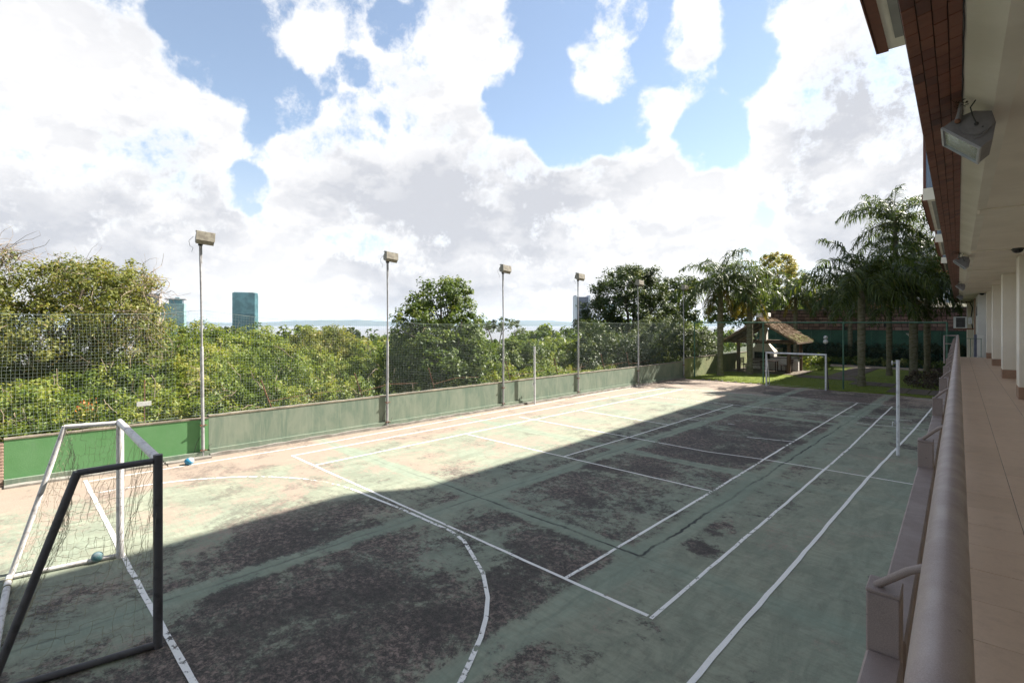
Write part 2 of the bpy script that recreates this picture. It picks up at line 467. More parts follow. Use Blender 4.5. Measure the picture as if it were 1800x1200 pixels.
BEIGEPANEL = simple('grey_soffit_panel', (0.30, 0.29, 0.27), (0.26, 0.25, 0.235), 0.7, 2, bstr=0)


def window_glass(name, c, rough=0.12, metal=0.6):
    m, t, p = new_mat(name)
    co = t.add('ShaderNodeTexCoord').outputs['Object']
    t.put(p.inputs['Base Color'], t.mix(t.ss(t.noise(co, 0.09, 4, 0.6), 0.35, 0.65), c, tuple(k * 0.6 for k in c)))
    p.inputs['Roughness'].default_value = rough
    p.inputs['Metallic'].default_value = metal
    return m


GLASS = window_glass('window_glass', (0.20, 0.26, 0.33))
TEALGLASS = window_glass('teal_curtain_wall', (0.11, 0.235, 0.265), 0.25, 0.3)
TEALSIDE = window_glass('pale_teal_curtain_wall', (0.30, 0.42, 0.43), 0.25, 0.3)
GREENGLASS = window_glass('sea_green_curtain_wall', (0.26, 0.42, 0.40), 0.3, 0.2)
BANDGLASS = window_glass('dark_glass_band', (0.05, 0.115, 0.14), 0.2, 0.3)
TOWERGREY = simple('grey_violet_tower_panel', (0.10, 0.10, 0.15), (0.085, 0.085, 0.125), 0.6, 0.05, bstr=0)
TOWERWHITE = simple('white_tower_panel', (0.62, 0.64, 0.70), (0.55, 0.57, 0.63), 0.6, 0.05, bstr=0)
TOWERTAUPE = simple('taupe_tower_panel', (0.36, 0.31, 0.29), (0.30, 0.26, 0.25), 0.7, 0.05, bstr=0)


def tile_mat(name, stops, rough, smudge=None, groove=False):
    m, t, p = new_mat(name)
    r1 = t.add('ShaderNodeObjectInfo').outputs['Random']
    r2 = t.add('ShaderNodeNewGeometry').outputs['Random Per Island']
    r = t.math('FRACT', t.math('ADD', r1, r2))
    c = t.ramp(r, stops)
    co = t.add('ShaderNodeNewGeometry').outputs['Position']
    n = t.noise(co, 9.0, 6, 0.6)
    c = t.mix(t.ss(n, 0.45, 0.75, 0.0, 0.45), c, smudge or tuple(k * 0.5 for k in stops[0][1]))
    n3 = t.noise(co, 70.0, 4, 0.6)
    c = t.mix(t.ss(n3, 0.3, 0.7, 0.0, 0.18), c, tuple(k * 1.25 for k in stops[-1][1]))
    t.put(p.inputs['Base Color'], c)
    p.inputs['Roughness'].default_value = rough
    bump(t, p, t.noise(co, 60, 4, 0.6), 0.15, 0.004)
    return m


FASCIA = tile_mat('brown_facade_tile', [(0.0, (0.17, 0.062, 0.036)), (0.3, (0.23, 0.088, 0.05)), (0.6, (0.26, 0.105, 0.06)), (0.85, (0.20, 0.072, 0.042)), (1.0, (0.11, 0.045, 0.033))], 0.55)
FLOORTILE = tile_mat('terracotta_floor_tile', [(0.0, (0.53, 0.385, 0.275)), (0.5, (0.565, 0.41, 0.295)), (1.0, (0.60, 0.44, 0.32))], 0.42, (0.38, 0.26, 0.185))
BASETILE = tile_mat('brown_skirting_tile', [(0.0, (0.30, 0.185, 0.12)), (1.0, (0.34, 0.21, 0.14))], 0.5)
STONE = tile_mat('reddish_wall_stone', [(0.0, (0.15, 0.085, 0.07)), (0.35, (0.23, 0.14, 0.115)), (0.7, (0.31, 0.20, 0.165)), (1.0, (0.19, 0.12, 0.105))], 0.9)
GROUT = simple('dark_grout', (0.09, 0.06, 0.045), (0.06, 0.045, 0.035), 0.95, 6, bstr=0)
FLOORGROUT = simple('floor_grout', (0.34, 0.28, 0.225), (0.22, 0.17, 0.14), 0.95, 6, bstr=0)

# ================================================================== THE SETTING
RNG = np.random.default_rng(11)
rnd = random.Random(7)


def interp(x, xs, ys):
    return float(np.interp(x, xs, ys))


WV = [-16, -5.6, -1.7, 4.4, 14.2, 26, 48]
WU = [-2.5, -2.0, -1.6, -1.43, -1.3, -1.0, -0.6]


def wall_u(v):
    return interp(v, WV, WU)


# ---- terrain: level garden plateau, hillside falling to the lake
def terrain(x, y):
    s = max(0.0, -x - 2.6 + min(0.0, (y - 40) * 0.02))
    drop = 0.10 * s if s < 700 else 70 + (s - 700) * 0.02
    drop = min(drop, 84.0)
    if s > 40:
        drop += 1.5 * sin(x * 0.021) * cos(y * 0.017)
    return -0.30 - drop


def build_ground():
    rad = [0, 6, 12, 18, 25, 35, 50, 70, 100, 150, 220, 330, 500, 700, 950, 1250, 1500, 1700, 2600, 6000, 20000]
    na = 96
    vs = [(0, 10, terrain(0, 10))]
    for r in rad[1:]:
        for k in range(na):
            w = 2 * pi * k / na
            x, y = r * cos(w), 10 + r * sin(w)
            vs.append((x, y, terrain(x, y)))
    fs = [(0, 1 + k, 1 + (k + 1) % na) for k in range(na)]
    for i in range(len(rad) - 2):
        for k in range(na):
            q = (k + 1) % na
            a = 1 + i * na
            fs.append((a + k, a + na + k, a + na + q, a + q))
    me = bpy.data.meshes.new('ground')
    me.from_pydata(vs, [], fs)
    m, t, p = new_mat('hillside_ground')
    co = t.add('ShaderNodeTexCoord').outputs['Object']
    n1 = t.noise(co, 0.35, 8, 0.6)
    n2 = t.noise(co, 0.012, 6, 0.6)
    t.put(p.inputs['Base Color'], t.mix(t.ss(n2, 0.3, 0.7), t.mix(t.ss(n1, 0.35, 0.65), (0.07, 0.06, 0.04), (0.05, 0.07, 0.025)), (0.045, 0.07, 0.03)))
    p.inputs['Roughness'].default_value = 0.95
    me.materials.append(m)
    me.shade_smooth()
    o = link('ground', me)
    prop(o, 'dark earth and low growth on the hillside falling away beyond the wall', kind='structure')


build_ground()


def build_water():
    m, t, p = new_mat('lake_water')
    co = t.add('ShaderNodeTexCoord').outputs['Object']
    t.put(p.inputs['Base Color'], t.mix(t.noise(t.mapping(co, (0.0004, 0.0012, 1)), 1.0, 6, 0.6), (0.16, 0.155, 0.16), (0.21, 0.20, 0.20)))
    p.inputs['Roughness'].default_value = 0.3
    p.inputs['Specular IOR Level'].default_value = 0.3
    bump(t, p, t.noise(t.mapping(co, (0.05, 0.05, 1)), 1.0, 5, 0.6), 0.25, 1.0)
    b = MB().quad((-19000, -15000, -78.0), (-1250, -15000, -78.0), (-1250, 19000, -78.0), (-19000, 19000, -78.0))
    o = b.build('lake', m)
    prop(o, 'pale wide lake between the treetops and the far hills', kind='structure')


build_water()


def build_hills():
    prof_px = [-400, 0, 300, 360, 400, 470, 500, 540, 600, 650, 690, 730, 800, 880, 930, 960, 1010, 1100, 1400]
    prof_y = [566, 566, 566, 565, 567, 566.5, 564.5, 562, 562.3, 563, 564.5, 566, 566, 566.5, 563, 562.5, 565, 564, 564]
    yaw = -0.7715
    vs, fs = [], []
    m = 240
    rows = [(12000, None), (12060, -70), (12800, 0.55), (13600, 1.0), (15000, 0.8)]
    for j, (D, k) in enumerate(rows):
        for i in range(m):
            q = -400 + 1800 * i / (m - 1)
            lat = (q - 900) / 884
            x = CAMX + D * (sin(yaw) + cos(yaw) * lat)
            y = CAMY + D * (cos(yaw) - sin(yaw) * lat)
            zr = 3.68 + (567 - interp(q, prof_px, prof_y)) / 884 * 13600
            zr += 9 * sin(q * 0.043) + 5 * sin(q * 0.111 + 1) + 4 * sin(q * 0.29 + 2)
            if k is None: z = -78.6
            elif k == -70: z = -68 + 9 * sin(q * 0.31) * sin(q * 0.113)
            else: z = -60 + (zr + 60) * k
            vs.append((x, y, z))
    for j in range(len(rows) - 1):
        for i in range(m - 1):
            fs.append((j * m + i, j * m + i + 1, (j + 1) * m + i + 1, (j + 1) * m + i))
    me = bpy.data.meshes.new('far_hills')
    me.from_pydata(vs, [], fs)
    me.materials.append(HILLS)
    me.shade_smooth()
    prop(link('far_hills', me), 'long low blue hills on the far shore of the lake', kind='structure')


build_hills()

# ---- the court
JU = [6.2, 10.03]
JV = [1.4, 7.0, 15.6]
STAINS = [  # u, v, radius u, radius v, weight
    (7.6, -2.4, 3.4, 1.9, .34), (8.3, 1.0, 1.6, 1.3, .26), (4.9, -2.0, 1.6, 1.6, .20), (9.2, 0.1, 1.0, .9, .22), (8.9, -4.9, 2.0, 1.4, .30), (7.2, 3.6, 1.7, 1.6, .22),
    (8.0, 11.6, 2.3, 4.2, .44), (8.6, 7.7, 1.6, 2.6, .22), (7.0, 8.0, 1.3, 3.0, .18), (11.3, 19.5, 2.2, 4.2, .38), (8.4, 23.5, 4.5, 2.5, .30), (3.5, 23.5, 4.0, 2.2, .24),
    (10.75, 2.25, .36, .32, .55), (10.55, 3.3, .4, .5, .5), (10.9, 4.9, .5, .8, .28), (11.3, 7.0, .7, 1.3, .2), (11.6, -2.2, .9, .9, .2), (12.3, -.4, .7, .7, .14), (6.6, 5.4, 1.6, 1.0, .16),
    (5.5, 16.5, 1.6, 4.0, .16), (11.9, 13.0, .8, 1.5, .16), (10.2, -3.6, 1.2, 1.2, .24),
    (11.6, 3.5, 1.0, 5.0, -.25), (10.4, 0.0, .5, 2.0, -.2), (12.4, 8.0, 1.0, 5.0, -.2), (2.5, 20.0, 2.6, 4.0, -.10), (2.5, 9.0, 2.6, 4.0, -.10)]
m, t, p = new_mat('worn_green_court_paint')
co = t.add('ShaderNodeTexCoord').outputs['Object']
ux, vy, _ = t.sep(co)
flat = t.comb(ux, vy, 0.0)
n_big = t.noise(flat, 0.30, 6, 0.6, 0.3)
n_mid = t.noise(flat, 1.5, 9, 0.66, 0.4)
n_fine = t.noise(flat, 12.0, 12, 0.8)
n_grit = t.noise(flat, 48.0, 6, 0.7)
green = t.mix(t.ss(n_big, 0.35, 0.65), (0.245, 0.285, 0.222), (0.305, 0.315, 0.235))
green = t.mix(t.ss(t.noise(t.mapping(flat, (1, 0.35, 1), (0, 0, 0.3)), 2.6, 9, 0.75, 0.8), 0.38, 0.64, 0.0, 0.7), green, (0.15, 0.17, 0.13))
green = t.mix(t.ss(t.noise(t.vmath('ADD', flat, (9, 3, 0)), 5.0, 9, 0.75, 0.5), 0.5, 0.68, 0.0, 0.55), green, (0.155, 0.135, 0.105))
brush = t.noise(t.mapping(flat, (1.3, 10, 1), (0, 0, 0.12)), 1.6, 10, 0.75, 0.4)
green = t.mix(t.ss(brush, 0.42, 0.66, 0.0, 0.5), green, (0.165, 0.165, 0.125))
green = t.mix(t.ss(n_grit, 0.35, 0.75, 0.0, 0.4), green, (0.29, 0.33, 0.25))
stain = None
for (a, b, ra, rb, w) in STAINS:
    v = t.vmath('SUBTRACT', flat, (a, b, 0))
    v = t.vmath('MULTIPLY', v, (1 / ra, 1 / rb, 0))
    ln = t.vmath('LENGTH', v, out=1)
    s_ = t.ss(ln, 1.25, 0.35, 0.0, w)
    stain = s_ if stain is None else t.math('ADD', stain, s_)
def jw(axis, q):
    if q == 10.03:
        return t.math('MULTIPLY', t.ss(vy, 1.2, 1.5, 0.15, 1.0), t.ss(vy, 13.5, 17.0, 1.0, 0.3))
    if q == 1.4:
        return t.math('MULTIPLY', t.ss(ux, 10.15, 9.95, 0.15, 1.0), t.ss(ux, 3.0, 6.0, 0.25, 1.0))
    return 0.45 if q == 6.2 else 0.3


joint = None
wob = t.math('MULTIPLY', t.math('SUBTRACT', t.noise(flat, 0.9, 4, 0.6), 0.5), 0.22)
wob2 = t.math('MULTIPLY', t.math('SUBTRACT', t.noise(flat, 7.0, 4, 0.6), 0.5), 0.05)
band = None
for axis, vals in ((ux, JU), (vy, JV)):
    for q in vals:
        d = t.math('ABSOLUTE', t.math('ADD', t.math('SUBTRACT', axis, q), t.math('ADD', wob, wob2)))
        j_ = t.math('MULTIPLY', t.ss(d, 0.040, 0.010), jw(axis, q))
        b_ = t.ss(d, 0.30, 0.10)
        joint = j_ if joint is None else t.math('MAXIMUM', joint, j_)
        band = b_ if band is None else t.math('MAXIMUM', band, b_)
# pinkish worn concrete where the paint is gone
n_pink = t.noise(t.vmath('ADD', flat, (31, 7, 0)), 0.62, 10, 0.72, 0.5)
worn = t.math('ADD', t.math('MULTIPLY', t.math('SUBTRACT', n_pink, 0.5), 1.7), t.math('MULTIPLY', t.math('SUBTRACT', n_fine, 0.5), 1.3))
wall_side = t.ss(ux, 1.5, -1.0, 0.0, 0.45)
sunny = t.ss(ux, 6.8, 3.5, 0.0, 0.16)
farend = t.ss(vy, 20.0, 24.0, 0.0, 0.5)
worn = t.math('ADD', t.math('ADD', worn, wall_side), t.math('ADD', sunny, farend))
worn = t.math('SUBTRACT', worn, t.math('MULTIPLY', band, 0.35))
wmask = t.ss(worn, 0.10, 0.36, 0.0, 0.85)
base = t.mix(wmask, green, t.mix(t.ss(n_grit, 0.3, 0.7), (0.25, 0.186, 0.152), (0.35, 0.275, 0.225)))
# dark algae
n_alg = t.noise(t.vmath('ADD', flat, (4, 17, 0)), 0.85, 14, 0.78, 0.35)
n_speck = t.noise(t.vmath('ADD', flat, (14, 5, 0)), 6.5, 14, 0.82, 0.2)
alg = t.math('ADD', t.math('MULTIPLY', t.math('SUBTRACT', n_alg, 0.5), 2.0), t.math('MULTIPLY', t.math('SUBTRACT', n_big, 0.5), 0.7))
alg = t.math('ADD', alg, t.math('MULTIPLY', t.math('SUBTRACT', n_speck, 0.5), 1.3))
alg = t.math('ADD', t.math('ADD', alg, t.math('ADD', 0.035, t.math('MULTIPLY', t.ss(ux, 4.2, 6.0), t.ss(ux, 10.0, 9.3, 0.0, 0.075)))), t.math('MULTIPLY', t.math('MINIMUM', stain, 0.5), 0.66))
alg = t.math('SUBTRACT', alg, t.math('MULTIPLY', band, 0.32))
alg = t.math('SUBTRACT', alg, t.ss(ux, 10.2, 11.4, 0.0, 0.12))
amask = t.math('ADD', t.math('MULTIPLY', t.ss(alg, 0.10, 0.24), 0.55), t.math('MULTIPLY', t.ss(alg, -0.12, 0.44), 0.45))
amask = t.math('MULTIPLY', amask, t.ss(n_grit, 0.25, 0.6, 0.72, 1.0))
spots = t.math('ADD', t.noise(t.vmath('ADD', flat, (61, 23, 0)), 2.3, 8, 0.66, 0.3), t.math('MULTIPLY', t.math('SUBTRACT', n_speck, 0.5), 0.35))
spots = t.math('MULTIPLY', t.ss(spots, 0.575, 0.66), t.math('MULTIPLY', t.ss(ux, 4.2, 6.0, 0.15, 0.75), t.ss(ux, 11.0, 10.2, 0.25, 1.0)))
spots = t.math('MULTIPLY', spots, t.math('SUBTRACT', 1.0, band))
amask = t.math('MAXIMUM', amask, spots)
amask = t.math('MULTIPLY', amask, t.ss(ux, 5.2, 3.4, 1.0, 0.55))
n_sp2 = t.noise(t.vmath('ADD', flat, (2, 51, 0)), 11.0, 14, 0.85, 0.2)
dark = t.mix(t.math('MULTIPLY', t.ss(n_sp2, 0.46, 0.60), t.ss(n_pink, 0.40, 0.58, 0.22, 1.0)), (0.042, 0.035, 0.034), (0.27, 0.198, 0.172))
base = t.mix(amask, base, dark)
base = t.mix(t.math('MULTIPLY', band, t.ss(n_fine, 0.3, 0.7, 0.45, 0.0)), base, (0.215, 0.295, 0.235))
jbreak = t.ss(t.noise(t.vmath('ADD', flat, (70, 12, 0)), 0.22, 4, 0.6), 0.36, 0.56, 0.45, 1.0)
base = t.mix(t.math('MULTIPLY', joint, t.math('MULTIPLY', jbreak, t.ss(n_mid, 0.36, 0.56, 0.25, 1.0))), base, (0.04, 0.042, 0.04))
t.put(p.inputs['Base Color'], base)
p.inputs['Roughness'].default_value = 0.82
p.inputs['Specular IOR Level'].default_value = 0.3
bump(t, p, t.math('SUBTRACT', t.math('ADD', t.math('MULTIPLY', n_grit, 0.4), n_fine), t.math('MULTIPLY', joint, 1.5)), 0.35, 0.01)
COURT = m

edge = []
for i in range(60):
    u = -0.9 + 13.9 * i / 59
    edge.append((u, 26.15 + 0.10 * sin(u * 2.1) + 0.07 * sin(u * 5.3 + 1) + rnd.uniform(-.05, .05)))
poly = [(wall_u(-16), -16), (13.2, -16)] + edge[::-1]
for v in (20, 14.2, 9, 4.4, 0, -1.7, -5.6):
    poly.append((wall_u(v), v))
court = MB().slab(poly, -0.25, 0.0).build('court_floor', COURT)
prop(court, 'green painted concrete sports court with dark algae stains and white lines', kind='structure')

m, t, p = new_mat('worn_white_line_paint')
co = t.add('ShaderNodeTexCoord').outputs['Object']
n1 = t.noise(co, 9.0, 8, 0.7)
n0 = t.noise(co, 0.5, 3, 0.6)
n3 = t.noise(co, 60.0, 4, 0.7)
t.put(p.inputs['Base Color'], t.mix(t.ss(n3, 0.35, 0.7, 0, 0.4), (0.84, 0.82, 0.79), (0.60, 0.60, 0.57)))
p.inputs['Roughness'].default_value = 0.7
tr = t.add('ShaderNodeBsdfTransparent')
mx = t.add('ShaderNodeMixShader')
wear = t.math('ADD', n1, t.math('MULTIPLY', t.math('SUBTRACT', n0, 0.5), 0.75))
at_wear = t.add('ShaderNodeAttribute', attribute_name='wear').outputs['Fac']
wear = t.math('ADD', wear, at_wear)
t.put(mx.inputs[0], t.ss(wear, 0.60, 0.70, 0.0, 0.96))
t.l.new(p.outputs[0], mx.inputs[1]); t.l.new(tr.outputs[0], mx.inputs[2])
t.l.new(mx.outputs[0], t.n['Material Output'].inputs[0])
LINE = m

LINE_Z = [0.004]


def line(pts, w=0.05, wear=0.0):
    """a painted line along a polyline: its own thin sheet on the court"""
    P = []
    for a, b in zip(pts[:-1], pts[1:]):
        L = math.dist(a, b)
        n = max(1, int(L / 0.35))
        for i in range(n):
            P.append((a[0] + (b[0] - a[0]) * i / n, a[1] + (b[1] - a[1]) * i / n))
    P.append(pts[-1])
    z = LINE_Z[0]
    LINE_Z[0] += 0.00025
    vs, fs = [], []
    for i, q in enumerate(P):
        a, b = P[max(i - 1, 0)], P[min(i + 1, len(P) - 1)]
        dx, dy = b[0] - a[0], b[1] - a[1]
        l = math.hypot(dx, dy) or 1
        nx, ny = -dy / l, dx / l
        w0 = w * 0.5 * rnd.uniform(0.92, 1.10)
        j = rnd.uniform(-.006, .006)
        vs += [(q[0] + nx * (j - w0), q[1] + ny * (j - w0), z), (q[0] + nx * (j + w0), q[1] + ny * (j + w0), z)]
        if i:
            fs.append((2 * i - 2, 2 * i, 2 * i + 1, 2 * i - 1))
    me = bpy.data.meshes.new('painted_line')
    me.from_pydata(vs, [], fs)
    me.materials.append(LINE)
    at = me.attributes.new('wear', 'FLOAT', 'POINT')
    at.data.foreach_set('value', [wear] * len(vs))
    link('painted_line', me, court)


TV = 23.77 * 0.92
line([(10.92, 0.0), (0.0, 0.02)], 0.055, 0.04)                                   # near base line
line([(10.97, -0.03), (10.95, 6), (10.9, 12), (10.75, 18.0), (10.68, 21.7)], 0.055)
line([(9.60, 0.03), (9.58, 5.4), (9.52, 9), (9.45, 15), (9.38, 21.9)], 0.055, 0.06)
line([(0.03, 0.02), (0.1, 8), (0.3, 16), (0.55, 20.6)], 0.055)
line([(1.40, 0.03), (1.37, 8), (1.4, 14), (1.5, 20.8)], 0.055)
line([(1.40, 5.15), (9.55, 5.2)], 0.05, -0.05)
line([(5.48, 5.2), (5.53, 9), (5.5, 17.3)], 0.05, -0.05)
line([(1.42, 17.1), (4.5, 17.3), (9.42, 17.6), (11.7, 18.3)], 0.045, 0.06)
line([(0.57, 20.6), (6.5, 21.7), (10.7, 22.0)], 0.045, 0.06)
line([(0.6, 8.56), (5.55, 8.5), (8.06, 8.45), (9.54, 8.72), (12.75, 8.86)], 0.05, -0.04)
line([(1.43, 11.42), (5.5, 11.2)], 0.05, 0.0)
line([(8.24, 11.15), (9.5, 11.5)], 0.05, -0.05)
line([(5.6, 12.7), (7.2, 12.9)], 0.04, 0.12)
line([(11.78, -9.0), (11.82, -2), (11.84, 3), (11.84, 8.8), (11.95, 16), (11.98, 25.3)], 0.06, -0.06)
line([(-1.2, -4.25), (4.1, -4.31), (11.7, -4.31)], 0.07, 0.055)
line([(-1.05, -4.2), (-0.72, 1.2), (-0.83, 8.3), (-0.91, 16.6), (-0.97, 24.5)], 0.05, 0.05)
arcL = [(4.2 + 4.1 * cos(radians(a)), -4.3 + 4.1 * sin(radians(a))) for a in range(178, 88, -6)]
arcR = [(7.1, -.1), (7.6, -.2), (8.09, -.44), (8.65, -.72), (9.17, -1.12), (9.5, -1.45), (9.74, -1.76), (10.14, -2.4), (10.45, -3.1), (10.6, -3.7), (10.65, -4.25)]
line(arcL + [(4.4, -.19), (5.6, -.13)] + arcR, 0.062, 0.085)
line([(10.0, 25.2), (12.7, 25.4)], 0.05, 0.1)
line([(10.3, 16.3), (12.6, 16.6)], 0.045, 0.05)

# ---- the garden behind the goal
lawn_poly = [(p[0], p[1] + 0.015) for p in edge] + [(13.2, 33), (13, 43.0), (2.0, 43.0), (-0.75, 43), (-0.75, 30)]
lawn = MB().slab(lawn_poly, -0.22, 0.045).build('lawn', LAWN)
prop(lawn, 'short green lawn of the garden behind the far goal', kind='structure')
gp = MB().slab([(-0.5, 43.03), (13.5, 43.03), (13.5, 45.4), (-0.5, 45.4)], -0.2, 0.06).build('garden_path', PATHMAT)
prop(gp, 'pale garden path in front of the planting strip', kind='structure')


def slabs(u0, u1, v0, v1, nu, nv, z=0.075, ang=0.0):
    me = None
    cu, cv = (u0 + u1) / 2, (v0 + v1) / 2
    a, b = (u1 - u0) / nu, (v1 - v0) / nv
    me = MB().bbox(-a / 2 + .015, a / 2 - .015, -b / 2 + .015, b / 2 - .015, -0.1, 0, 0.012).mesh('paving_slab', PAVING)
    for i in range(nu):
        for j in range(nv):
            du, dv = u0 + (i + .5) * a - cu, v0 + (j + .5) * b - cv
            link('paving_slab', me, lawn, (cu + du * cos(ang) - dv * sin(ang), cv + du * sin(ang) + dv * cos(ang), z + rnd.uniform(-.008, .008)), (0, 0, ang))


slabs(4.2, 7.6, 31.6, 33.4, 4, 2)
slabs(7.65, 9.7, 29.4, 31.5, 3, 2)
slabs(9.75, 12.3, 26.7, 29.3, 3, 3)
slabs(5.6, 7.2, 33.45, 42.9, 2, 8)


# ================================================================== vegetation builders
def leaf_object(name, P, Nn, size, var, m, parent=None, aspect=0.5, loc=(0, 0, 0)):
    """N leaf-sized folded quads in one mesh"""
    n = len(P)
    rv = RNG.normal(size=(n, 3))
    T = np.cross(Nn, rv); T /= np.linalg.norm(T, axis=1, keepdims=True) + 1e-9
    B = np.cross(Nn, T)
    s = size[:, None]
    a = P - T * s
    b = P - B * s * aspect + Nn * s * 0.22
    c = P + T * s - Nn * s * 0.25
    d = P + B * s * aspect + Nn * s * 0.22
    V = np.stack([a, b, c, d], 1).reshape(-1, 3).astype(np.float32)
    me = bpy.data.meshes.new(name)
    me.vertices.add(4 * n)
    me.vertices.foreach_set('co', V.ravel())
    me.loops.add(4 * n)
    me.loops.foreach_set('vertex_index', np.arange(4 * n, dtype=np.int32))
    me.polygons.add(n)
    me.polygons.foreach_set('loop_start', np.arange(0, 4 * n, 4, dtype=np.int32))
    try:
        me.polygons.foreach_set('loop_total', np.full(n, 4, dtype=np.int32))
    except Exception:
        pass
    at = me.attributes.new('var', 'FLOAT', 'FACE')
    at.data.foreach_set('value', np.clip(var, 0, 1).astype(np.float32))
    me.update(calc_edges=True)
    me.materials.append(m)
    return link(name, me, parent, loc)


def unit(a):
    return a / (np.linalg.norm(a, axis=-1, keepdims=True) + 1e-9)


def foliage(lobes, dens=190, s=0.075, clump=(0.2, 0.42), per=38, down=-0.55, gaps=0.12, shell=(0.78, 1.06), vbias=0.0, core=0.22):
    """leaf positions gathered in clumps over the lobes' shells, some inside"""
    PP, NN, VV = [], [], []
    L = np.array([[l[0], l[1], l[2], l[3], l[3] if len(l) < 6 else l[5], l[4]] for l in lobes], float)
    for i, (cx, cy, cz, rx, ry, rz) in enumerate(L):
        R = np.array([rx, ry, rz])
        area = 4 * pi * ((rx * ry) ** 1.6 / 3 + (rx * rz) ** 1.6 / 3 + (ry * rz) ** 1.6 / 3) ** (1 / 1.6)
        n = max(4, int(area * dens / per * (1 - down) / 2 * 0.9))
        d = unit(RNG.normal(size=(n * 3, 3)))
        d = d[d[:, 2] > down][:n]
        k = len(d)
        rr = RNG.uniform(shell[0], shell[1], size=(k, 1))
        # uneven outline: low-frequency bumps
        bmp = 1 + 0.13 * np.sin(d[:, :1] * 5 + i * 2.1) * np.sin(d[:, 1:2] * 6 + i) + 0.08 * np.sin(d[:, 2:3] * 9 + i * 3)
        c = np.array([cx, cy, cz]) + d * R * rr * bmp
        keep = RNG.random(k) > gaps
        for j in range(len(L)):
            if j != i:
                q = (c - L[j, :3]) / L[j, 3:]
                keep &= (np.linalg.norm(q, axis=1) > 0.72)
        c, d = c[keep], d[keep]
        k = len(c)
        if k:
            cr = RNG.uniform(clump[0], clump[1], size=k)
            cv = np.clip(RNG.normal(0.45, 0.17, size=k) + vbias + 0.06 * d[:, 2], 0, 1)
            nn = RNG.integers(int(per * 0.6), int(per * 1.4), size=k)
            idx = np.repeat(np.arange(k), nn)
            o = unit(RNG.normal(size=(len(idx), 3))) * (RNG.random((len(idx), 1)) ** 0.45)
            P = c[idx] + o * cr[idx][:, None] * np.array([1, 1, 0.8])
            N_ = unit(o * 0.55 + d[idx] * 0.5 + np.array([0, 0, 0.45]) + RNG.normal(size=o.shape) * 0.5)
            PP.append(P); NN.append(N_)
            VV.append(cv[idx] + RNG.normal(0, 0.15, size=len(idx)))
        m_ = int(area * dens * core * 0.5)
        d = unit(RNG.normal(size=(m_, 3)))
        P = np.array([cx, cy, cz]) + d * R * RNG.uniform(0.45, 0.8, size=(m_, 1))
        PP.append(P); NN.append(unit(RNG.normal(size=(m_, 3)))); VV.append(RNG.normal(0.35, 0.15, size=m_))
    P = np.concatenate(PP); N_ = np.concatenate(NN); V = np.concatenate(VV)
    S = s * RNG.uniform(0.65, 1.35, size=len(P))
    return P, N_, S, V


def trunk_mesh(mb, base, top, r0, r1, bend=0.15, n=7, k=7):
    base, top = np.array(base, float), np.array(top, float)
    off = RNG.normal(size=3) * bend
    pts = []
    for i in range(k):
        f = i / (k - 1)
        pts.append(base * (1 - f) + top * f + off * sin(f * pi))
    mb.tube(pts, [r0 + (r1 - r0) * i / (k - 1) for i in range(k)], n)
    return pts


def tree(name, label, lobes, mat_, base_r=0.16, dens=190, s=0.075, twigs=0, group=None, vbias=0.0, cat='tree', gaps=0.12, clump=(0.2, 0.42), down=-0.55, per=38, bare=0, trunk_mat=None, core=0.22):
    L = np.array([l[:5] for l in lobes], float)
    c = L[:, :3].mean(0)
    b = np.array([c[0], c[1], terrain(c[0], c[1]) - 0.2])
    root = thing(name, label, cat, tuple(b), 0, group)
    loc = [tuple(np.array(l[:3]) - b) + tuple(l[3:]) for l in lobes]
    P, N_, S, V = foliage(loc, dens, s, clump, per, down, gaps, vbias=vbias, core=core)
    leaf_object('crown', P, N_, S, V, mat_, root)
    mb = MB()
    fork = np.array([0, 0, max(0.4, (c[2] - b[2]) * 0.45)])
    trunk_mesh(mb, (0, 0, 0), fork, base_r, base_r * 0.75, 0.06)
    for l in loc:
        q = np.array(l[:3])
        e = trunk_mesh(mb, fork * 0.97, q + np.array([0, 0, l[4] * 0.35]), base_r * 0.55, base_r * 0.16, 0.2)
        for _ in range(3):
            d = unit(RNG.normal(size=3)); d[2] = abs(d[2]) * 0.7
            trunk_mesh(mb, e[4], q + d * np.array([l[3], l[3], l[4]]) * 0.85, base_r * 0.22, base_r * 0.05, 0.1, 5, 5)
    mb.build('trunk', trunk_mat or BARK, root, smooth=True, fix=False)
    if twigs:
        mb = MB()
        for _ in range(twigs):
            l = loc[rnd.randrange(len(loc))]
            d = unit(RNG.normal(size=3)); d[2] = d[2] * 0.6 + 0.15
            p0 = np.array(l[:3]) + d * np.array([l[3], l[3], l[4]]) * RNG.uniform(0.75, 0.98)
            pts = [p0]
            v = unit(d * 0.4 + RNG.normal(size=3) * 0.8)
            for _k in range(6):
                v = unit(v + RNG.normal(size=3) * 0.38 + np.array([0, 0, -0.05]))
                pts.append(pts[-1] + v * RNG.uniform(0.12, 0.3))
            r = RNG.uniform(0.007, 0.017)
            mb.tube(pts, [r * (1 - 0.12 * q) for q in range(7)], 4, False)
        o = mb.build('dry_twigs', TWIG, root, fix=False)
        o['kind'] = 'stuff'
    return root


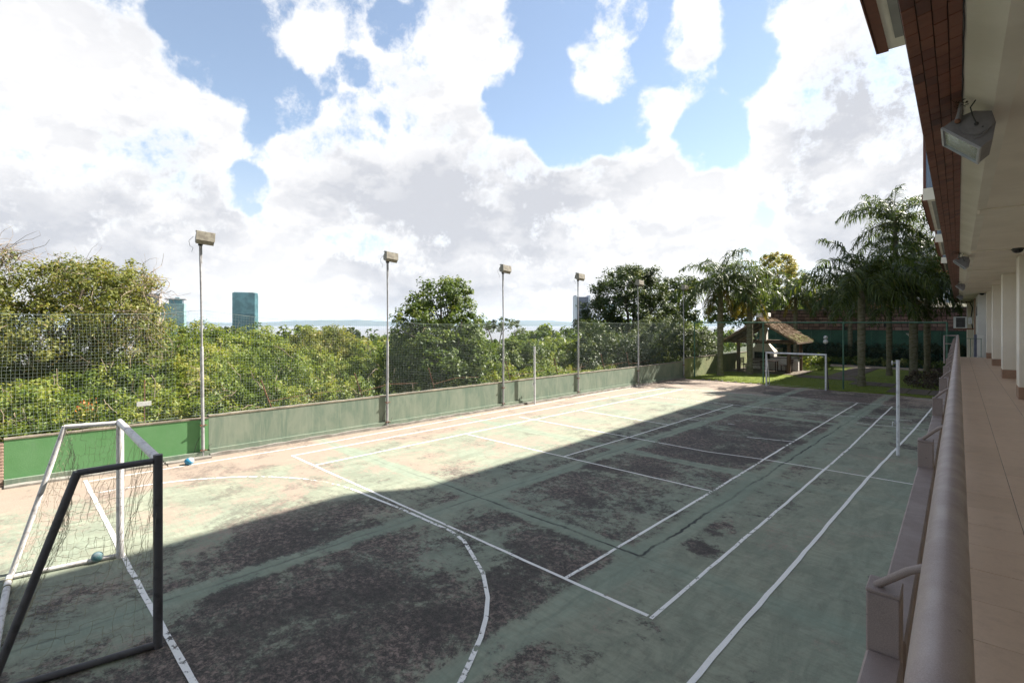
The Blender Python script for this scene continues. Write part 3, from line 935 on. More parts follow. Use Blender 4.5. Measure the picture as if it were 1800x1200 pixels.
TREES = {
'A': [(-10.9, -4.9, 4.6, 1.6, 1.2), (-10.1, -3.4, 4.9, 1.6, 1.1), (-9.6, -4.4, 3.2, 2.2, 1.2), (-8.5, -2.6, 3.7, 1.2, 1.0), (-10.0, -5.5, 3.2, 1.3, 1.2), (-12.5, -6.4, 4.2, 1.6, 1.6), (-9.8, -3.6, 2.6, 1.7, 1.2), (-8.6, -2.4, 2.4, 1.3, 1.1), (-10.6, -5.2, 2.0, 1.6, 1.2), (-11.5, -4.2, 3.4, 1.8, 1.4)] ,
'B': [(-11.9, -2.4, 5.2, 1.4, 1.0), (-11.4, -2.1, 4.8, 0.7, 0.7), (-13.3, -3.1, 5.5, 1.1, 0.8), (-11.6, -2.1, 3.6, 1.6, 1.2)] ,
'C': [(-8.3, -1.7, 4.8, 0.5, 0.7), (-7.9, -2.0, 3.5, 0.6, 0.8)] ,
'E': [(-15.1, 0.8, 2.6, 1.7, 1.1), (-12.9, 1.5, 2.2, 1.6, 1.1), (-13.2, -0.2, 1.8, 1.3, 1.2)] ,
'F': [(-14.8, 3.8, 2.2, 1.7, 1.2), (-12.9, 4.3, 2.0, 1.5, 1.0), (-13.4, 2.4, 1.9, 1.3, 1.0)] ,
'G': [(-12.2, 6.4, 2.1, 1.7, 1.2), (-11.1, 7.5, 1.9, 1.5, 1.1), (-12.6, 7.4, 2.5, 1.3, 0.8)] ,
'H': [(-9.1, 8.0, 1.5, 1.3, 1.1), (-7.6, 8.1, 1.3, 1.1, 1.1), (-10.4, 8.1, 1.5, 1.2, 1.1)] ,
'I': [(-5.1, 9.1, 4.7, 1.2, 1.0), (-5.4, 8.1, 4.2, 0.6, 0.7), (-5.0, 9.9, 5.0, 0.8, 0.7), (-5.2, 9.0, 2.8, 1.6, 1.4), (-5.6, 7.9, 2.1, 1.2, 1.2), (-4.2, 10.0, 2.2, 1.2, 1.4), (-4.3, 8.5, 1.4, 1.8, 1.0), (-4.7, 7.5, 3.2, 1.1, 1.2), (-3.4, 9.0, 3.3, 1.0, 1.2), (-3.7, 8.0, 2.1, 1.8, 1.2), (-4.7, 7.0, 1.8, 0.9, 0.9), (-2.8, 9.3, 1.8, 0.9, 1.0)] ,
'J': [(-16.7, 22.9, 3.1, 1.4, 0.5), (-15.7, 23.9, 3.5, 1.2, 0.5), (-14.3, 23.8, 3.0, 0.8, 0.4), (-17.3, 22.3, 2.6, 0.8, 0.4)] ,
'K': [(-7.3, 15.3, 1.2, 1.5, 1.3), (-6.9, 17.1, 1.6, 1.4, 1.1), (-7.1, 14.2, 0.8, 1.3, 1.3)] ,
'L': [(-7.0, 19.8, 1.3, 1.6, 1.3), (-6.8, 21.3, 1.4, 1.2, 1.2), (-6.9, 18.5, 0.7, 1.4, 1.3)] ,
'M': [(-8.7, 30.7, 5.9, 2.4, 2.1), (-9.9, 29.5, 4.0, 1.7, 1.7), (-7.7, 33.1, 6.2, 1.7, 1.9), (-8.6, 32.2, 7.4, 1.8, 1.1), (-6.7, 32.7, 4.3, 1.6, 1.6), (-8.5, 29.5, 2.4, 2.3, 1.7)] ,
'N': [(-7.3, 37.6, 6.5, 1.2, 1.4), (-6.8, 38.1, 4.8, 1.5, 1.7), (-7.9, 37.1, 4.0, 1.6, 1.6), (-6.7, 39.6, 6.7, 0.9, 1.2)] ,
'O': [(-3.9, 28.4, 2.3, 2.3, 1.7), (-2.8, 30.2, 1.9, 1.8, 1.7), (-2.1, 31.6, 1.4, 1.3, 1.5), (-4.1, 25.4, 1.6, 1.6, 1.6)] ,
'P': [(-4.9, 21.8, 2.1, 1.3, 1.7), (-4.4, 23.7, 1.4, 1.5, 1.5), (-4.5, 20.1, 1.1, 0.8, 1.4)] ,
'Q': [(-5.1, -5.4, 1.2, 1.0, 0.8), (-5.6, -6.1, 1.0, 0.9, 0.8)] ,
'gold': [(-3.6, 53.7, 9.7, 1.9, 1.7), (-2.6, 54.7, 7.8, 1.7, 2.0), (-4.6, 52.8, 7.5, 1.5, 1.7)] ,
'bk1': [(-4.0, 49.2, 5.9, 2.4, 2.4), (-4.9, 45.5, 4.6, 2.3, 2.0), (-3.0, 53.0, 5.3, 2.2, 1.7)] ,
'bk2': [(-0.9, 60.6, 6.1, 2.0, 1.7), (0.5, 64.7, 6.9, 2.3, 2.0), (3.7, 67.8, 8.2, 2.7, 2.7), (6.6, 67.9, 8.1, 2.6, 3.0)] ,
}

tree('overgrown_tree', 'big creeper-covered olive tree with tan dry twigs, at the left end behind the net', TREES['A'], LEAF_OLIVE, 0.2, 235, 0.058, 300, vbias=0.02)
tree('overgrown_tree', 'olive brush-topped tree with bare twig ends, just left of the sea-green glass block', TREES['B'], LEAF_OLIVE, 0.16, 220, 0.06, 180, vbias=0.06, gaps=0.2)
tree('twiggy_tree', 'small sparse tree with thin twigs, in front of the taupe tower block', TREES['C'], LEAF_OLIVE, 0.08, 120, 0.06, 60, vbias=0.1, gaps=0.35, core=0.08)
tree('leafy_tree', 'yellow-green bushy treetop below the sea-green glass block', TREES['E'], LEAF_BRIGHT, 0.16, 230, 0.072, 12)
tree('leafy_tree', 'yellow-green bushy treetop below the teal glass tower', TREES['F'], LEAF_BRIGHT, 0.16, 230, 0.072, 10, vbias=0.03)
tree('leafy_tree', 'domed olive treetop with brown twigs, midway between the first two tall lamp poles', TREES['G'], LEAF_OLIVE, 0.16, 230, 0.072, 40)
tree('leafy_tree', 'light green tree just behind the second tall lamp post', TREES['H'], LEAF_BRIGHT, 0.14, 230, 0.072, 6)
tree('vine_covered_tree', 'tall glossy green tree wrapped in vines, standing alone against the sky and lake', TREES['I'], LEAF_MID, 0.2, 230, 0.076, 20, gaps=0.1)
tree('flat_topped_tree', 'thin flat-topped tree with feathery crown seen against the lake', TREES['J'], LEAF_GREY, 0.13, 90, 0.10, 0, gaps=0.3, core=0.05, down=-0.2)
tree('leafy_tree', 'bushy green tree behind the third tall lamp post', TREES['K'], LEAF_MID, 0.14, 210, 0.076, 8)
tree('leafy_tree', 'green tree behind the white net post by the wall', TREES['L'], LEAF_BRIGHT, 0.14, 210, 0.076, 8, vbias=-0.08)
tree('broad_tree', 'broad dark round-crowned tree right of the grey and white tower', TREES['M'], LEAF_DARK, 0.3, 170, 0.098, 0, clump=(0.28, 0.6), per=55)
tree('broad_tree', 'slim dark tree with gaps in its crown, left of the garden palms', TREES['N'], LEAF_DARK, 0.2, 105, 0.13, 0, gaps=0.25, clump=(0.3, 0.55))
tree('sprawling_shrub', 'pale sprawling vine-clad shrub over the wall at the court corner', TREES['O'], LEAF_GREY, 0.12, 200, 0.08, 40, cat='shrub', vbias=0.05)
tree('creeper_thicket_tree', 'dark creeper-draped tree pressed behind the net by the fourth tall lamp post', TREES['P'], LEAF_DARK, 0.12, 210, 0.078, 20)
tree('sunlit_bush', 'bright yellow-green bush over the wall at the far left edge', TREES['Q'], LEAF_BRIGHT, 0.06, 230, 0.055, 6, cat='bush', vbias=0.15)
tree('golden_tree', 'tree with golden autumn leaves behind the palms', TREES['gold'], LEAF_GOLD, 0.2, 120, 0.13, 0, gaps=0.25, core=0.12)
tree('background_tree', 'dense dark tree behind the thatched kiosk', TREES['bk1'], LEAF_MID, 0.25, 90, 0.14, 0, clump=(0.3, 0.6))
tree('background_tree', 'dense dark tree beyond the stone wall behind the shaded palms', TREES['bk2'], LEAF_DARK, 0.25, 80, 0.15, 0, clump=(0.35, 0.65))
tree('sapling', 'dark umbrella-topped tree beside the lake, left of the second tall lamp post', [(-51.1, 28.6, 2.1, 1.6, .8), (-50.3, 29.2, 1.6, 1.2, .6), (-52.0, 28.0, 1.5, 1.2, .6)], LEAF_DARK, 0.14, 60, 0.16, 0, gaps=0.25)
tree('distant_tree', 'small dark treetop just left of the teal tower base', [(-74.1, 20.1, 2.1, 2.2, .9), (-72.6, 21.2, 1.5, 1.8, .8)], LEAF_DARK, 0.2, 50, 0.2, 0)
tree('bare_tree', 'nearly leafless twiggy tree top at the left edge', [(-11.3, -5.9, 6.2, .55, .45), (-10.8, -5.6, 5.9, .4, .35)], LEAF_OLIVE, 0.07, 45, 0.06, 90, gaps=0.5, core=0.0)

# the thicket in front of the trees: one mass
THICKET = [(-12.2, -6.4, 0.7, 1.3), (-12.3, -5.8, 1.3, 0.8), (-11.5, -5.2, 1.1, 1.4), (-10.7, -4.9, 1.2, 1.1), (-10.6, -4.5, 1.3, 0.9), (-10.1, -3.6, 1.6, 1.3), (-9.9, -3.1, 1.7, 0.8), (-9.9, -2.6, 1.2, 1.4), (-10.8, -1.8, 1.6, 1.1), (-10.5, -1.2, 1.4, 1.2), (-9.3, -0.2, 2.1, 1.0), (-8.9, -0.1, 1.9, 1.0), (-9.5, 0.8, 1.9, 1.0), (-8.9, 2.1, 1.7, 1.0), (-8.1, 2.6, 1.6, 1.4), (-8.9, 3.9, 1.5, 0.8), (-8.4, 4.4, 2.0, 0.8), (-8.7, 5.4, 1.4, 0.9), (-8.3, 7.1, 1.3, 1.0), (-7.9, 7.6, 1.0, 0.8), (-7.7, 9.1, 0.7, 0.8), (-7.1, 9.2, 0.5, 1.2), (-7.4, 11.1, 1.0, 1.1), (-6.5, 11.8, 1.4, 0.8), (-6.9, 14.4, 1.3, 0.9), (-6.3, 16.1, 1.0, 1.0), (-6.3, 17.4, 0.9, 1.1), (-6.3, 18.4, 1.0, 0.8), (-5.3, 21.1, 0.1, 1.3), (-5.6, 23.5, 1.1, 0.8), (-5.5, 24.9, 1.0, 1.0), (-5.1, 29.7, 1.0, 1.4), (-4.9, 31.3, 1.3, 1.1), (-4.4, 33.7, 0.1, 1.0), (-8.3, -6.2, 0.8, 1.1), (-7.6, -6.1, 0.5, 1.3), (-8.4, -5.7, 0.5, 1.3), (-8.2, -5.1, 0.8, 1.0), (-7.6, -4.9, 0.7, 1.3), (-8.3, -4.4, 0.9, 1.2), (-7.5, -4.1, 1.2, 0.9), (-7.8, -3.4, 1.0, 1.2), (-7.4, -3.0, 1.0, 1.3), (-7.6, -2.5, 1.0, 1.4), (-7.5, -1.7, 1.3, 1.1), (-7.3, -1.6, 1.1, 1.4), (-7.0, -0.8, 1.4, 1.3), (-6.6, -0.2, 1.3, 1.2), (-6.8, 0.3, 1.1, 1.2), (-5.9, 0.4, 1.2, 1.1), (-6.5, 1.3, 1.3, 1.2), (-5.7, 1.9, 1.5, 0.8), (-5.6, 2.4, 1.5, 0.9), (-5.7, 3.3, 0.9, 1.2), (-6.2, 4.2, 1.3, 0.8), (-5.5, 4.7, 1.0, 0.8), (-5.0, 5.3, 1.0, 1.2), (-5.2, 6.5, 0.2, 1.2), (-5.1, 7.7, 0.2, 1.3), (-4.8, 8.1, 0.4, 1.2), (-5.4, 10.2, 0.6, 1.2), (-4.4, 10.5, 0.6, 0.8), (-4.4, 11.5, 0.0, 1.2), (-4.6, 12.7, 0.7, 0.9), (-4.4, 14.7, -0.2, 1.4), (-4.2, 15.5, 0.1, 1.4), (-4.2, 16.8, 0.0, 1.4), (-4.2, 18.4, 0.3, 0.8), (-3.9, 20.2, -0.1, 1.3), (-4.0, 21.6, 0.1, 0.9), (-3.6, 24.8, 1.1, 0.9), (-3.5, 27.7, 0.6, 1.2), (-3.6, 29.9, 0.7, 1.3), (-3.3, 32.8, 0.2, 1.1), (-5.4, -6.4, 0.6, 0.9), (-5.4, -6.0, 0.8, 0.6), (-5.9, -5.7, 0.2, 1.1), (-5.6, -5.6, 0.5, 0.8), (-5.3, -5.0, 0.4, 0.9), (-4.8, -4.8, 0.6, 1.1), (-5.5, -4.5, 0.8, 0.6), (-4.8, -4.1, 0.8, 0.8), (-4.2, -3.7, 0.9, 0.9), (-4.5, -3.4, 1.0, 0.7), (-4.0, -3.0, 1.0, 0.7), (-4.9, -2.5, 1.1, 0.6), (-5.3, -1.9, 1.1, 1.0), (-4.1, -1.8, 0.8, 1.0), (-3.9, -1.5, 0.9, 0.8), (-4.6, -1.1, 1.2, 0.8), (-3.7, -0.6, 1.2, 0.7), (-3.7, -0.4, 0.8, 0.9), (-3.7, 0.5, 1.0, 0.8), (-4.1, 1.0, 0.6, 1.1), (-4.4, 1.4, 0.8, 0.7), (-4.5, 2.2, 0.6, 0.9), (-4.1, 2.5, 0.7, 0.7), (-3.5, 3.0, 0.9, 0.7), (-3.5, 3.8, 0.4, 1.0), (-4.0, 4.3, 0.9, 0.7), (-3.5, 5.1, 0.1, 1.1), (-4.0, 6.0, 0.2, 0.6), (-3.3, 6.1, -0.1, 1.1), (-3.2, 7.0, -0.1, 1.1), (-3.1, 8.3, 0.3, 0.9), (-3.3, 8.8, 0.3, 0.9), (-3.1, 9.7, -0.2, 1.1), (-3.2, 11.3, -0.1, 1.1), (-3.3, 12.3, 0.0, 1.0), (-2.8, 12.5, 0.6, 0.7), (-3.1, 14.9, 0.3, 1.0), (-3.4, 16.1, -0.1, 0.9), (-2.7, 16.7, 0.3, 0.7), (-2.9, 18.4, 0.1, 1.1), (-2.8, 19.7, 0.4, 0.7), (-2.8, 21.6, -0.0, 0.6), (-3.1, 24.1, 0.0, 1.0), (-3.0, 26.4, 0.3, 0.7), (-2.8, 28.0, 0.3, 1.0), (-2.4, 29.5, 0.4, 0.7), (-3.3, -6.1, 0.4, 0.6), (-3.9, -6.0, 0.2, 0.5), (-3.7, -5.6, 0.3, 0.8), (-3.9, -5.6, 0.3, 0.5), (-3.4, -5.0, 0.6, 0.5), (-3.3, -4.8, 0.7, 0.5), (-3.2, -4.7, 0.6, 0.5), (-2.6, -4.4, 0.6, 0.8), (-3.1, -3.9, 0.8, 0.5), (-3.3, -3.7, 0.5, 0.7), (-2.5, -3.4, 0.7, 0.6), (-3.4, -2.9, 0.7, 0.8), (-3.6, -2.5, 0.9, 0.5), (-3.5, -2.2, 1.0, 0.6), (-2.7, -2.0, 0.7, 0.6), (-2.4, -1.6, 1.0, 0.5), (-2.8, -1.0, 0.8, 0.6), (-3.0, -0.3, 0.4, 0.7), (-2.9, 0.0, 0.3, 0.7), (-3.2, 0.7, 0.4, 0.7), (-2.4, 0.6, 0.5, 0.5), (-2.3, 1.2, 0.7, 0.6), (-2.7, 1.8, 0.2, 0.8), (-2.7, 2.5, 0.7, 0.6), (-3.1, 3.5, 0.4, 0.5), (-3.0, 3.8, -0.1, 0.8), (-2.5, 4.2, 0.1, 0.6), (-2.9, 5.4, -0.4, 0.6), (-2.3, 5.7, 0.2, 0.6), (-2.7, 6.5, -0.1, 0.8), (-2.4, 7.2, 0.0, 0.6), (-2.5, 8.1, -0.4, 0.8), (-2.4, 9.3, -0.3, 0.7), (-2.5, 9.7, -0.1, 0.8), (-2.6, 11.3, -0.5, 0.7), (-2.4, 11.9, 0.0, 0.7), (-2.3, 13.0, -0.1, 0.6), (-2.7, 15.2, -0.6, 0.8), (-2.3, 16.5, -0.4, 0.6), (-2.2, 17.5, -0.0, 0.5), (-2.5, 19.8, -0.1, 0.8), (-2.5, 20.5, -0.6, 0.8), (-2.3, 23.7, 0.1, 0.5), (-2.3, 25.3, 0.0, 0.6), (-2.5, 26.5, -0.7, 0.8), (-2.4, 28.8, -0.7, 0.6)]
THICKET = [(min(a, wall_u(b) - 0.22 - r * 1.12), b, c, r) for a, b, c, r in THICKET]
P, N_, S, V = foliage([(a, b, c, r, r * RNG.uniform(0.75, 1.0)) for a, b, c, r in THICKET], 290, 0.054, (0.16, 0.34), 46, -0.45, 0.16, vbias=0.0)
# each patch of the mass leans to its own kind of leaf
cen = np.array([l[:3] for l in THICKET])
near = np.argmin(((P[:, None, :2] - cen[None, ::3, :2]) ** 2).sum(2), 1) if len(P) < 1 else None
V = V + 0.16 * np.sin(P[:, 1] * 1.3 + 0.6 * P[:, 0]) + 0.10 * np.sin(P[:, 1] * 3.1 + P[:, 2] * 2.3)
thicket = leaf_object('thicket', P, N_, S, V, LEAF_BRIGHT)
prop(thicket, 'tangled mass of creepers and shrubs along the outside of the court wall', 'undergrowth', kind='stuff')
mb = MB()
for _ in range(420):
    l = THICKET[rnd.randrange(len(THICKET))]
    d = unit(RNG.normal(size=3)); d[2] = abs(d[2]) * 0.8
    d[0] = abs(d[0])
    pts = [np.array(l[:3]) + d * l[3] * RNG.uniform(0.8, 1.02)]
    v = unit(RNG.normal(size=3))
    for _k in range(5):
        v = unit(v + RNG.normal(size=3) * 0.4)
        pts.append(pts[-1] + v * RNG.uniform(0.1, 0.26))
    if all(q[0] < wall_u(q[1]) - 0.25 for q in pts):
        mb.tube(pts, RNG.uniform(0.005, 0.012), 4, False)
tw = mb.build('dry_stems', TWIG, thicket, fix=False)
tw['kind'] = 'stuff'

# distant woods down the slope
Lb = []
for _ in range(260):
    D = 45 + 420 * rnd.random() ** 1.6
    w = radians(rnd.uniform(100, 176))
    x, y = -8 + D * cos(w), 8 + D * sin(w)
    r = rnd.uniform(2.2, 4.5)
    Lb.append((x, y, terrain(x, y) + r * rnd.uniform(.55, .9), r, r * 0.8))
P, N_, S, V = foliage(Lb, 9, 0.34, (0.6, 1.3), 30, -0.2, 0.05, core=0.3)
woods = leaf_object('distant_woods', P, N_, S, V, LEAF_MID)
prop(woods, 'distant treetops on the slope down to the lake', 'woods', kind='stuff')

# orange flowers behind the wall
fl = thing('flowering_plant', 'small plant with orange flowers behind the wall near the goal', 'plant', (-3.3, -4.0, terrain(-3.3, -4.0)))
nf_ = 34
P = RNG.normal(size=(nf_, 3)) * np.array([.12, .15, .10]) + np.array([0, 0, 1.72])
leaf_object('blossom', P, unit(RNG.normal(size=(nf_, 3)) + np.array([.8, -.4, .3])), np.full(nf_, .038), RNG.random(nf_), FLOWER, fl, 0.7)
mb = MB()
for i in range(9):
    mb.tube([(0, 0, 0), RNG.normal(size=3) * .08 + np.array([0, 0, .9]), P[i * 3]], 0.012, 5)
mb.build('stem', PALM_STEM, fl, fix=False)
P2 = RNG.normal(size=(240, 3)) * np.array([.18, .26, .35]) + np.array([0, 0, 1.2])
leaf_object('foliage', P2, unit(RNG.normal(size=(240, 3)) + np.array([.5, 0, .6])), np.full(240, .06), RNG.random(240), LEAF_BRIGHT, fl)


# ------------------------------------------------------------------ palms
def frond_mesh(theta0, droop, length, seed, yellow=False, n=42):
    r_ = np.random.default_rng(seed)
    pts, tang = [], []
    x = z = 0.0
    m = 26
    for i in range(m):
        f = i / (m - 1)
        a = theta0 - droop * f ** 1.4
        pts.append(np.array([x, 0.05 * sin(f * 4 + seed), z]))
        tang.append(np.array([cos(a), 0, sin(a)]))
        x += cos(a) * length / (m - 1); z += sin(a) * length / (m - 1)
    mb = MB()
    mb.tube(pts[::3] + [pts[-1]], [0.032 * (1 - 0.85 * i / 9) for i in range(len(pts[::3]) + 1)], 5, False)
    nst = len(mb.f)
    for i in range(n):
        f = 0.10 + 0.89 * i / (n - 1)
        k = f * (m - 1); k0 = int(k); q = k - k0
        c = pts[k0] * (1 - q) + pts[min(k0 + 1, m - 1)] * q
        tg = tang[k0]
        up = np.array([-tg[2], 0, tg[0]])
        ll = (0.30 + 0.42 * sin(pi * min(1, f * 0.9 + 0.12)) ** 0.8) * length / 3.0 * 1.25
        for sgn in (-1, 1):
            l = ll * r_.uniform(0.75, 1.15)
            el = r_.uniform(-0.5, 0.75)
            d = unit(np.array([0, sgn, 0]) * cos(el) + up * sin(el) + tg * r_.uniform(0.35, 0.8))
            d2 = unit(d + np.array([0, 0, -r_.uniform(0.7, 1.5)]))
            d3 = unit(d2 + np.array([0, 0, -r_.uniform(0.8, 1.8)]))
            w = 0.026 * r_.uniform(0.8, 1.25)
            side = unit(np.cross(d, np.array([0.2, 0.3, 1.0]) + r_.normal(size=3) * 0.4)) * w
            p0 = c; p1 = c + d * l * 0.38; p2 = p1 + d2 * l * 0.34; p3 = p2 + d3 * l * 0.32
            mb.add([p0 - side * .5, p0 + side * .5, p1 - side, p1 + side, p2 - side * .75, p2 + side * .75, p3],
                   [(0, 1, 3, 2), (2, 3, 5, 4), (4, 5, 6)])
    me = bpy.data.meshes.new('frond')
    me.from_pydata(mb.v, [], mb.f)
    me.materials.append(PALM_YELLOW if yellow else PALM)
    v = np.empty(len(mb.f), np.float32)
    v[:nst] = 0.85
    v[nst:] = np.clip(np.repeat(r_.normal(0.45, 0.2, size=(len(mb.f) - nst) // 3), 3), 0, 1)
    at = me.attributes.new('var', 'FLOAT', 'FACE')
    at.data.foreach_set('value', v)
    return me


FR_UP = [frond_mesh(1.35, 1.3, 2.7, 1), frond_mesh(1.2, 1.7, 2.9, 2), frond_mesh(1.05, 1.8, 2.9, 3)]
FR_MID = [frond_mesh(0.75, 1.7, 3.0, 4), frond_mesh(0.5, 1.6, 3.0, 5), frond_mesh(0.3, 1.55, 2.9, 6)]
FR_LOW = [frond_mesh(-0.1, 1.3, 2.7, 7), frond_mesh(-0.45, 1.0, 2.5, 8)]
FR_DEAD = [frond_mesh(-0.95, 0.6, 2.0, 9, True), frond_mesh(-0.6, 0.9, 2.3, 10, True)]


def palm(label, x, y, h, r=0.17, scale=1.0, seed=0, low=5, dead=2, lean=(0, 0), name='palm_tree', mid=10):
    q = random.Random(seed)
    root = thing(name, label, 'palm', (x, y, 0.0), 0, 'garden palms')
    mb = MB()
    k = 26
    pts, rs = [], []
    for i in range(k):
        f = i / (k - 1)
        pts.append((lean[0] * f * f, lean[1] * f * f, h * f - 0.05 * (i == 0)))
        rr = r * (1.25 - 0.45 * min(1, f * 6) if f < 0.16 else 0.80 + 0.22 * sin(f * 3.3)) * (1.0 if i % 2 else 1.03)
        rs.append(rr * (1 - 0.25 * max(0, f - 0.8) / 0.2))
    mb.tube(pts, rs, 12)
    mb.build('trunk', PALM_TRUNK, root, smooth=True, fix=False)
    top = np.array([lean[0], lean[1], h])
    st = MB()
    for i in range(9):
        w = q.uniform(0, 2 * pi)
        st.tube([top - [0, 0, .25], top + [cos(w) * .13, sin(w) * .13, .15], top + [cos(w) * .22, sin(w) * .22, .5]], [0.075, 0.05, 0.015], 6)
    st.build('crown_shaft', PALM_STEM, root, smooth=True, fix=False)
    a0 = q.uniform(0, 6)

    def put(meshes, n, dz, sc_, off):
        for i in range(n):
            w = a0 + off + 2 * pi * (i + q.uniform(-.3, .3)) / n
            s_ = scale * sc_ * q.uniform(0.88, 1.1)
            link('frond', meshes[q.randrange(len(meshes))], root, (top[0] + cos(w) * .06, top[1] + sin(w) * .06, top[2] + dz + q.uniform(-.06, .06)), (q.uniform(-.3, .3), 0, w), (s_, s_, s_))

    put(FR_UP, 6, 0.18, 0.95, 0)
    put(FR_MID, mid, 0.05, 1.0, 0.4)
    put(FR_LOW, low, -0.05, 0.95, 0.8)
    if dead: put(FR_DEAD, dead, -0.15, 0.9, 0.1)
    return root


palm('sunlit palm at the court corner, leftmost of the garden palms', 0.24, 29.1, 6.3, 0.20, 1.25, 3, 5, 4)
palm('sunlit palm with yellowing fronds, standing in front of the thatched kiosk', 1.43, 31.3, 5.7, 0.20, 0.9, 5, 4, 6, mid=6)
palm('tall slender palm rising behind the right eave of the thatched kiosk', 0.6, 45.4, 6.3, 0.18, 1.1, 8, 6, 3)
palm('thick-trunked shaded palm standing on the lawn nearest the fence', 8.36, 28.9, 5.9, 0.19, 1.3, 12, 7, 0)
palm('pale-trunked palm by the back hedge, partly hidden behind the nearest shaded palm', 4.55, 46.9, 6.0, 0.18, 1.1, 14, 6, 0)
palm('slim shaded palm right of the nearest shaded palm on the lawn', 8.58, 37.2, 5.6, 0.17, 1.2, 17, 7, 0)
palm('shaded palm with mossy trunk, left of the closely standing pair by the railing', 10.0, 36.1, 6.2, 0.23, 1.2, 21, 7, 0)
palm('shaded palm with grey trunk, right of the closely standing pair by the railing', 10.3, 40.9, 6.4, 0.20, 1.25, 24, 7, 0)
palm('very tall palm rising beyond the stone wall next to the building', 6.9, 53.8, 13.2, 0.24, 1.6, 31, 7, 0, name='palm_tree')
palm('very tall palm close against the bay windows beyond the stone wall', 8.2, 54.6, 10.4, 0.22, 1.4, 37, 7, 0, name='palm_tree')

# ================================================================== THE COURT WALL, NET AND POSTS
m, t, p = new_mat('bright_green_wall_paint')
co = t.add('ShaderNodeTexCoord').outputs['Object']
n = t.noise(co, 1.2, 8, 0.65)
c = t.mix(t.ss(n, 0.35, 0.65), (0.095, 0.24, 0.09), (0.12, 0.27, 0.115))
c = t.mix(t.ss(t.noise(t.mapping(co, (3, 3, 1)), 3.0, 8, 0.7), 0.55, 0.75, 0, 0.35), c, (0.13, 0.235, 0.13))
t.put(p.inputs['Base Color'], c); p.inputs['Roughness'].default_value = 0.85
bump(t, p, t.noise(co, 45, 4, 0.6), 0.35, 0.01)
WALLBRIGHT = m
m, t, p = new_mat('faded_grey_green_wall_paint')
co = t.add('ShaderNodeTexCoord').outputs['Object']
n = t.noise(t.mapping(co, (1, 1, 0.45)), 1.9, 9, 0.68, 0.6)
c = t.mix(t.ss(n, 0.33, 0.68), (0.125, 0.175, 0.132), (0.205, 0.24, 0.185))
c = t.mix(t.ss(t.noise(t.mapping(co, (6, 6, 0.35)), 2.0, 8, 0.7), 0.48, 0.70, 0, 0.6), c, (0.255, 0.285, 0.22))
t.put(p.inputs['Base Color'], c); p.inputs['Roughness'].default_value = 0.88
bump(t, p, t.noise(co, 45, 4, 0.6), 0.35, 0.01)
WALLGREY = m
m, t, p = new_mat('sunlight_tinted_wall_paint')
co = t.add('ShaderNodeTexCoord').outputs['Object']
t.put(p.inputs['Base Color'], t.mix(t.ss(t.noise(co, 1.5, 8, 0.65), 0.35, 0.65), (0.30, 0.31, 0.16), (0.22, 0.26, 0.13)))
p.inputs['Roughness'].default_value = 0.9
WALLSUNTINT = m  # yellow of the sunlight put into this wall's base colour

wallT = thing('court_wall', 'long low green court wall with pink coping, running under the ball net', 'wall', (wall_u(-1.6), -1.6, 0))
WO = np.array([wall_u(-1.6), -1.6, 0])


def strip_along(name, vs_, du0, du1, z0, z1, m_, jag=0.0, parent=wallT, O=WO):
    """a straight band following the wall line between two offsets"""
    mb = MB()
    V_ = []
    for v in vs_:
        j = rnd.uniform(-jag, jag)
        V_.append((wall_u(v) - O[0] + du0, v - O[1], z0, z1 + j, wall_u(v) - O[0] + du1))
    vv, ff = [], []
    for a in V_:
        vv += [(a[0], a[1], a[2]), (a[4], a[1], a[2]), (a[4], a[1], a[3]), (a[0], a[1], a[3])]
    for i in range(len(V_) - 1):
        o = 4 * i
        for k in range(4):
            q = (k + 1) % 4
            ff.append((o + k, o + q, o + 4 + q, o + 4 + k))
    e = 4 * (len(V_) - 1)
    ff += [(0, 3, 2, 1), (e, e + 1, e + 2, e + 3)]
    mb.add(vv, ff)
    return mb.build(name, m_, parent)


def rng_v(a, b, st=0.5):
    n = max(2, int((b - a) / st))
    return [a + (b - a) * i / n for i in range(n + 1)]


o = strip_along('wall_panel', rng_v(-5.58, -1.604), -0.18, 0.0, -0.3, 1.03, WALLBRIGHT)
prop(o, 'bright green painted end of the wall')
segs = [-1.6, 3.95, 9.55, 14.9, 20.5, 26.1]
for a, b in zip(segs[:-1], segs[1:]):
    o = strip_along('wall_panel', rng_v(a + 0.001, b - 0.001), -0.18, 0.0, -0.3, 1.08, WALLGREY)
    strip_along('base_ledge', rng_v(a + 0.005, b - 0.005), 0.002, 0.075, -0.2, 0.20, WALLGREY)
    strip_along('footing', rng_v(a + 0.005, b - 0.005, .25), 0.077, 0.16, -0.2, 0.085, CONCRETE, 0.02)
    strip_along('coping', rng_v(a + 0.005, b - 0.005, .2), -0.20, 0.012, 1.082, 1.115, COPING, 0.008)
strip_along('base_ledge', rng_v(-5.58, -1.604), 0.002, 0.10, -0.2, 0.15, WALLGREY)
strip_along('footing', rng_v(-5.58, -1.604, .25), 0.102, 0.32, -0.2, 0.05, CONCRETE, 0.01)
strip_along('coping', rng_v(-5.58, -1.604, .2), -0.20, 0.012, 1.032, 1.065, COPING, 0.008)
# the broken end with bare bricks
mb = MB()
for k in range(14):
    z = 0.07 * k
    mb.bbox(-0.19 + wall_u(-5.5) - WO[0], 0.015 + wall_u(-5.5) - WO[0], -5.60 - WO[1] - rnd.uniform(.12, .24), -5.585 - WO[1], z, z + 0.06, 0.008)
mb.build('broken_brick', simple('bare_brick', (0.42, 0.30, 0.24), (0.25, 0.17, 0.13), 0.9, 6), wallT)
strip_along('wall_panel', rng_v(-15, -5.85), -0.18, 0.0, -0.3, 1.03, WALLBRIGHT)

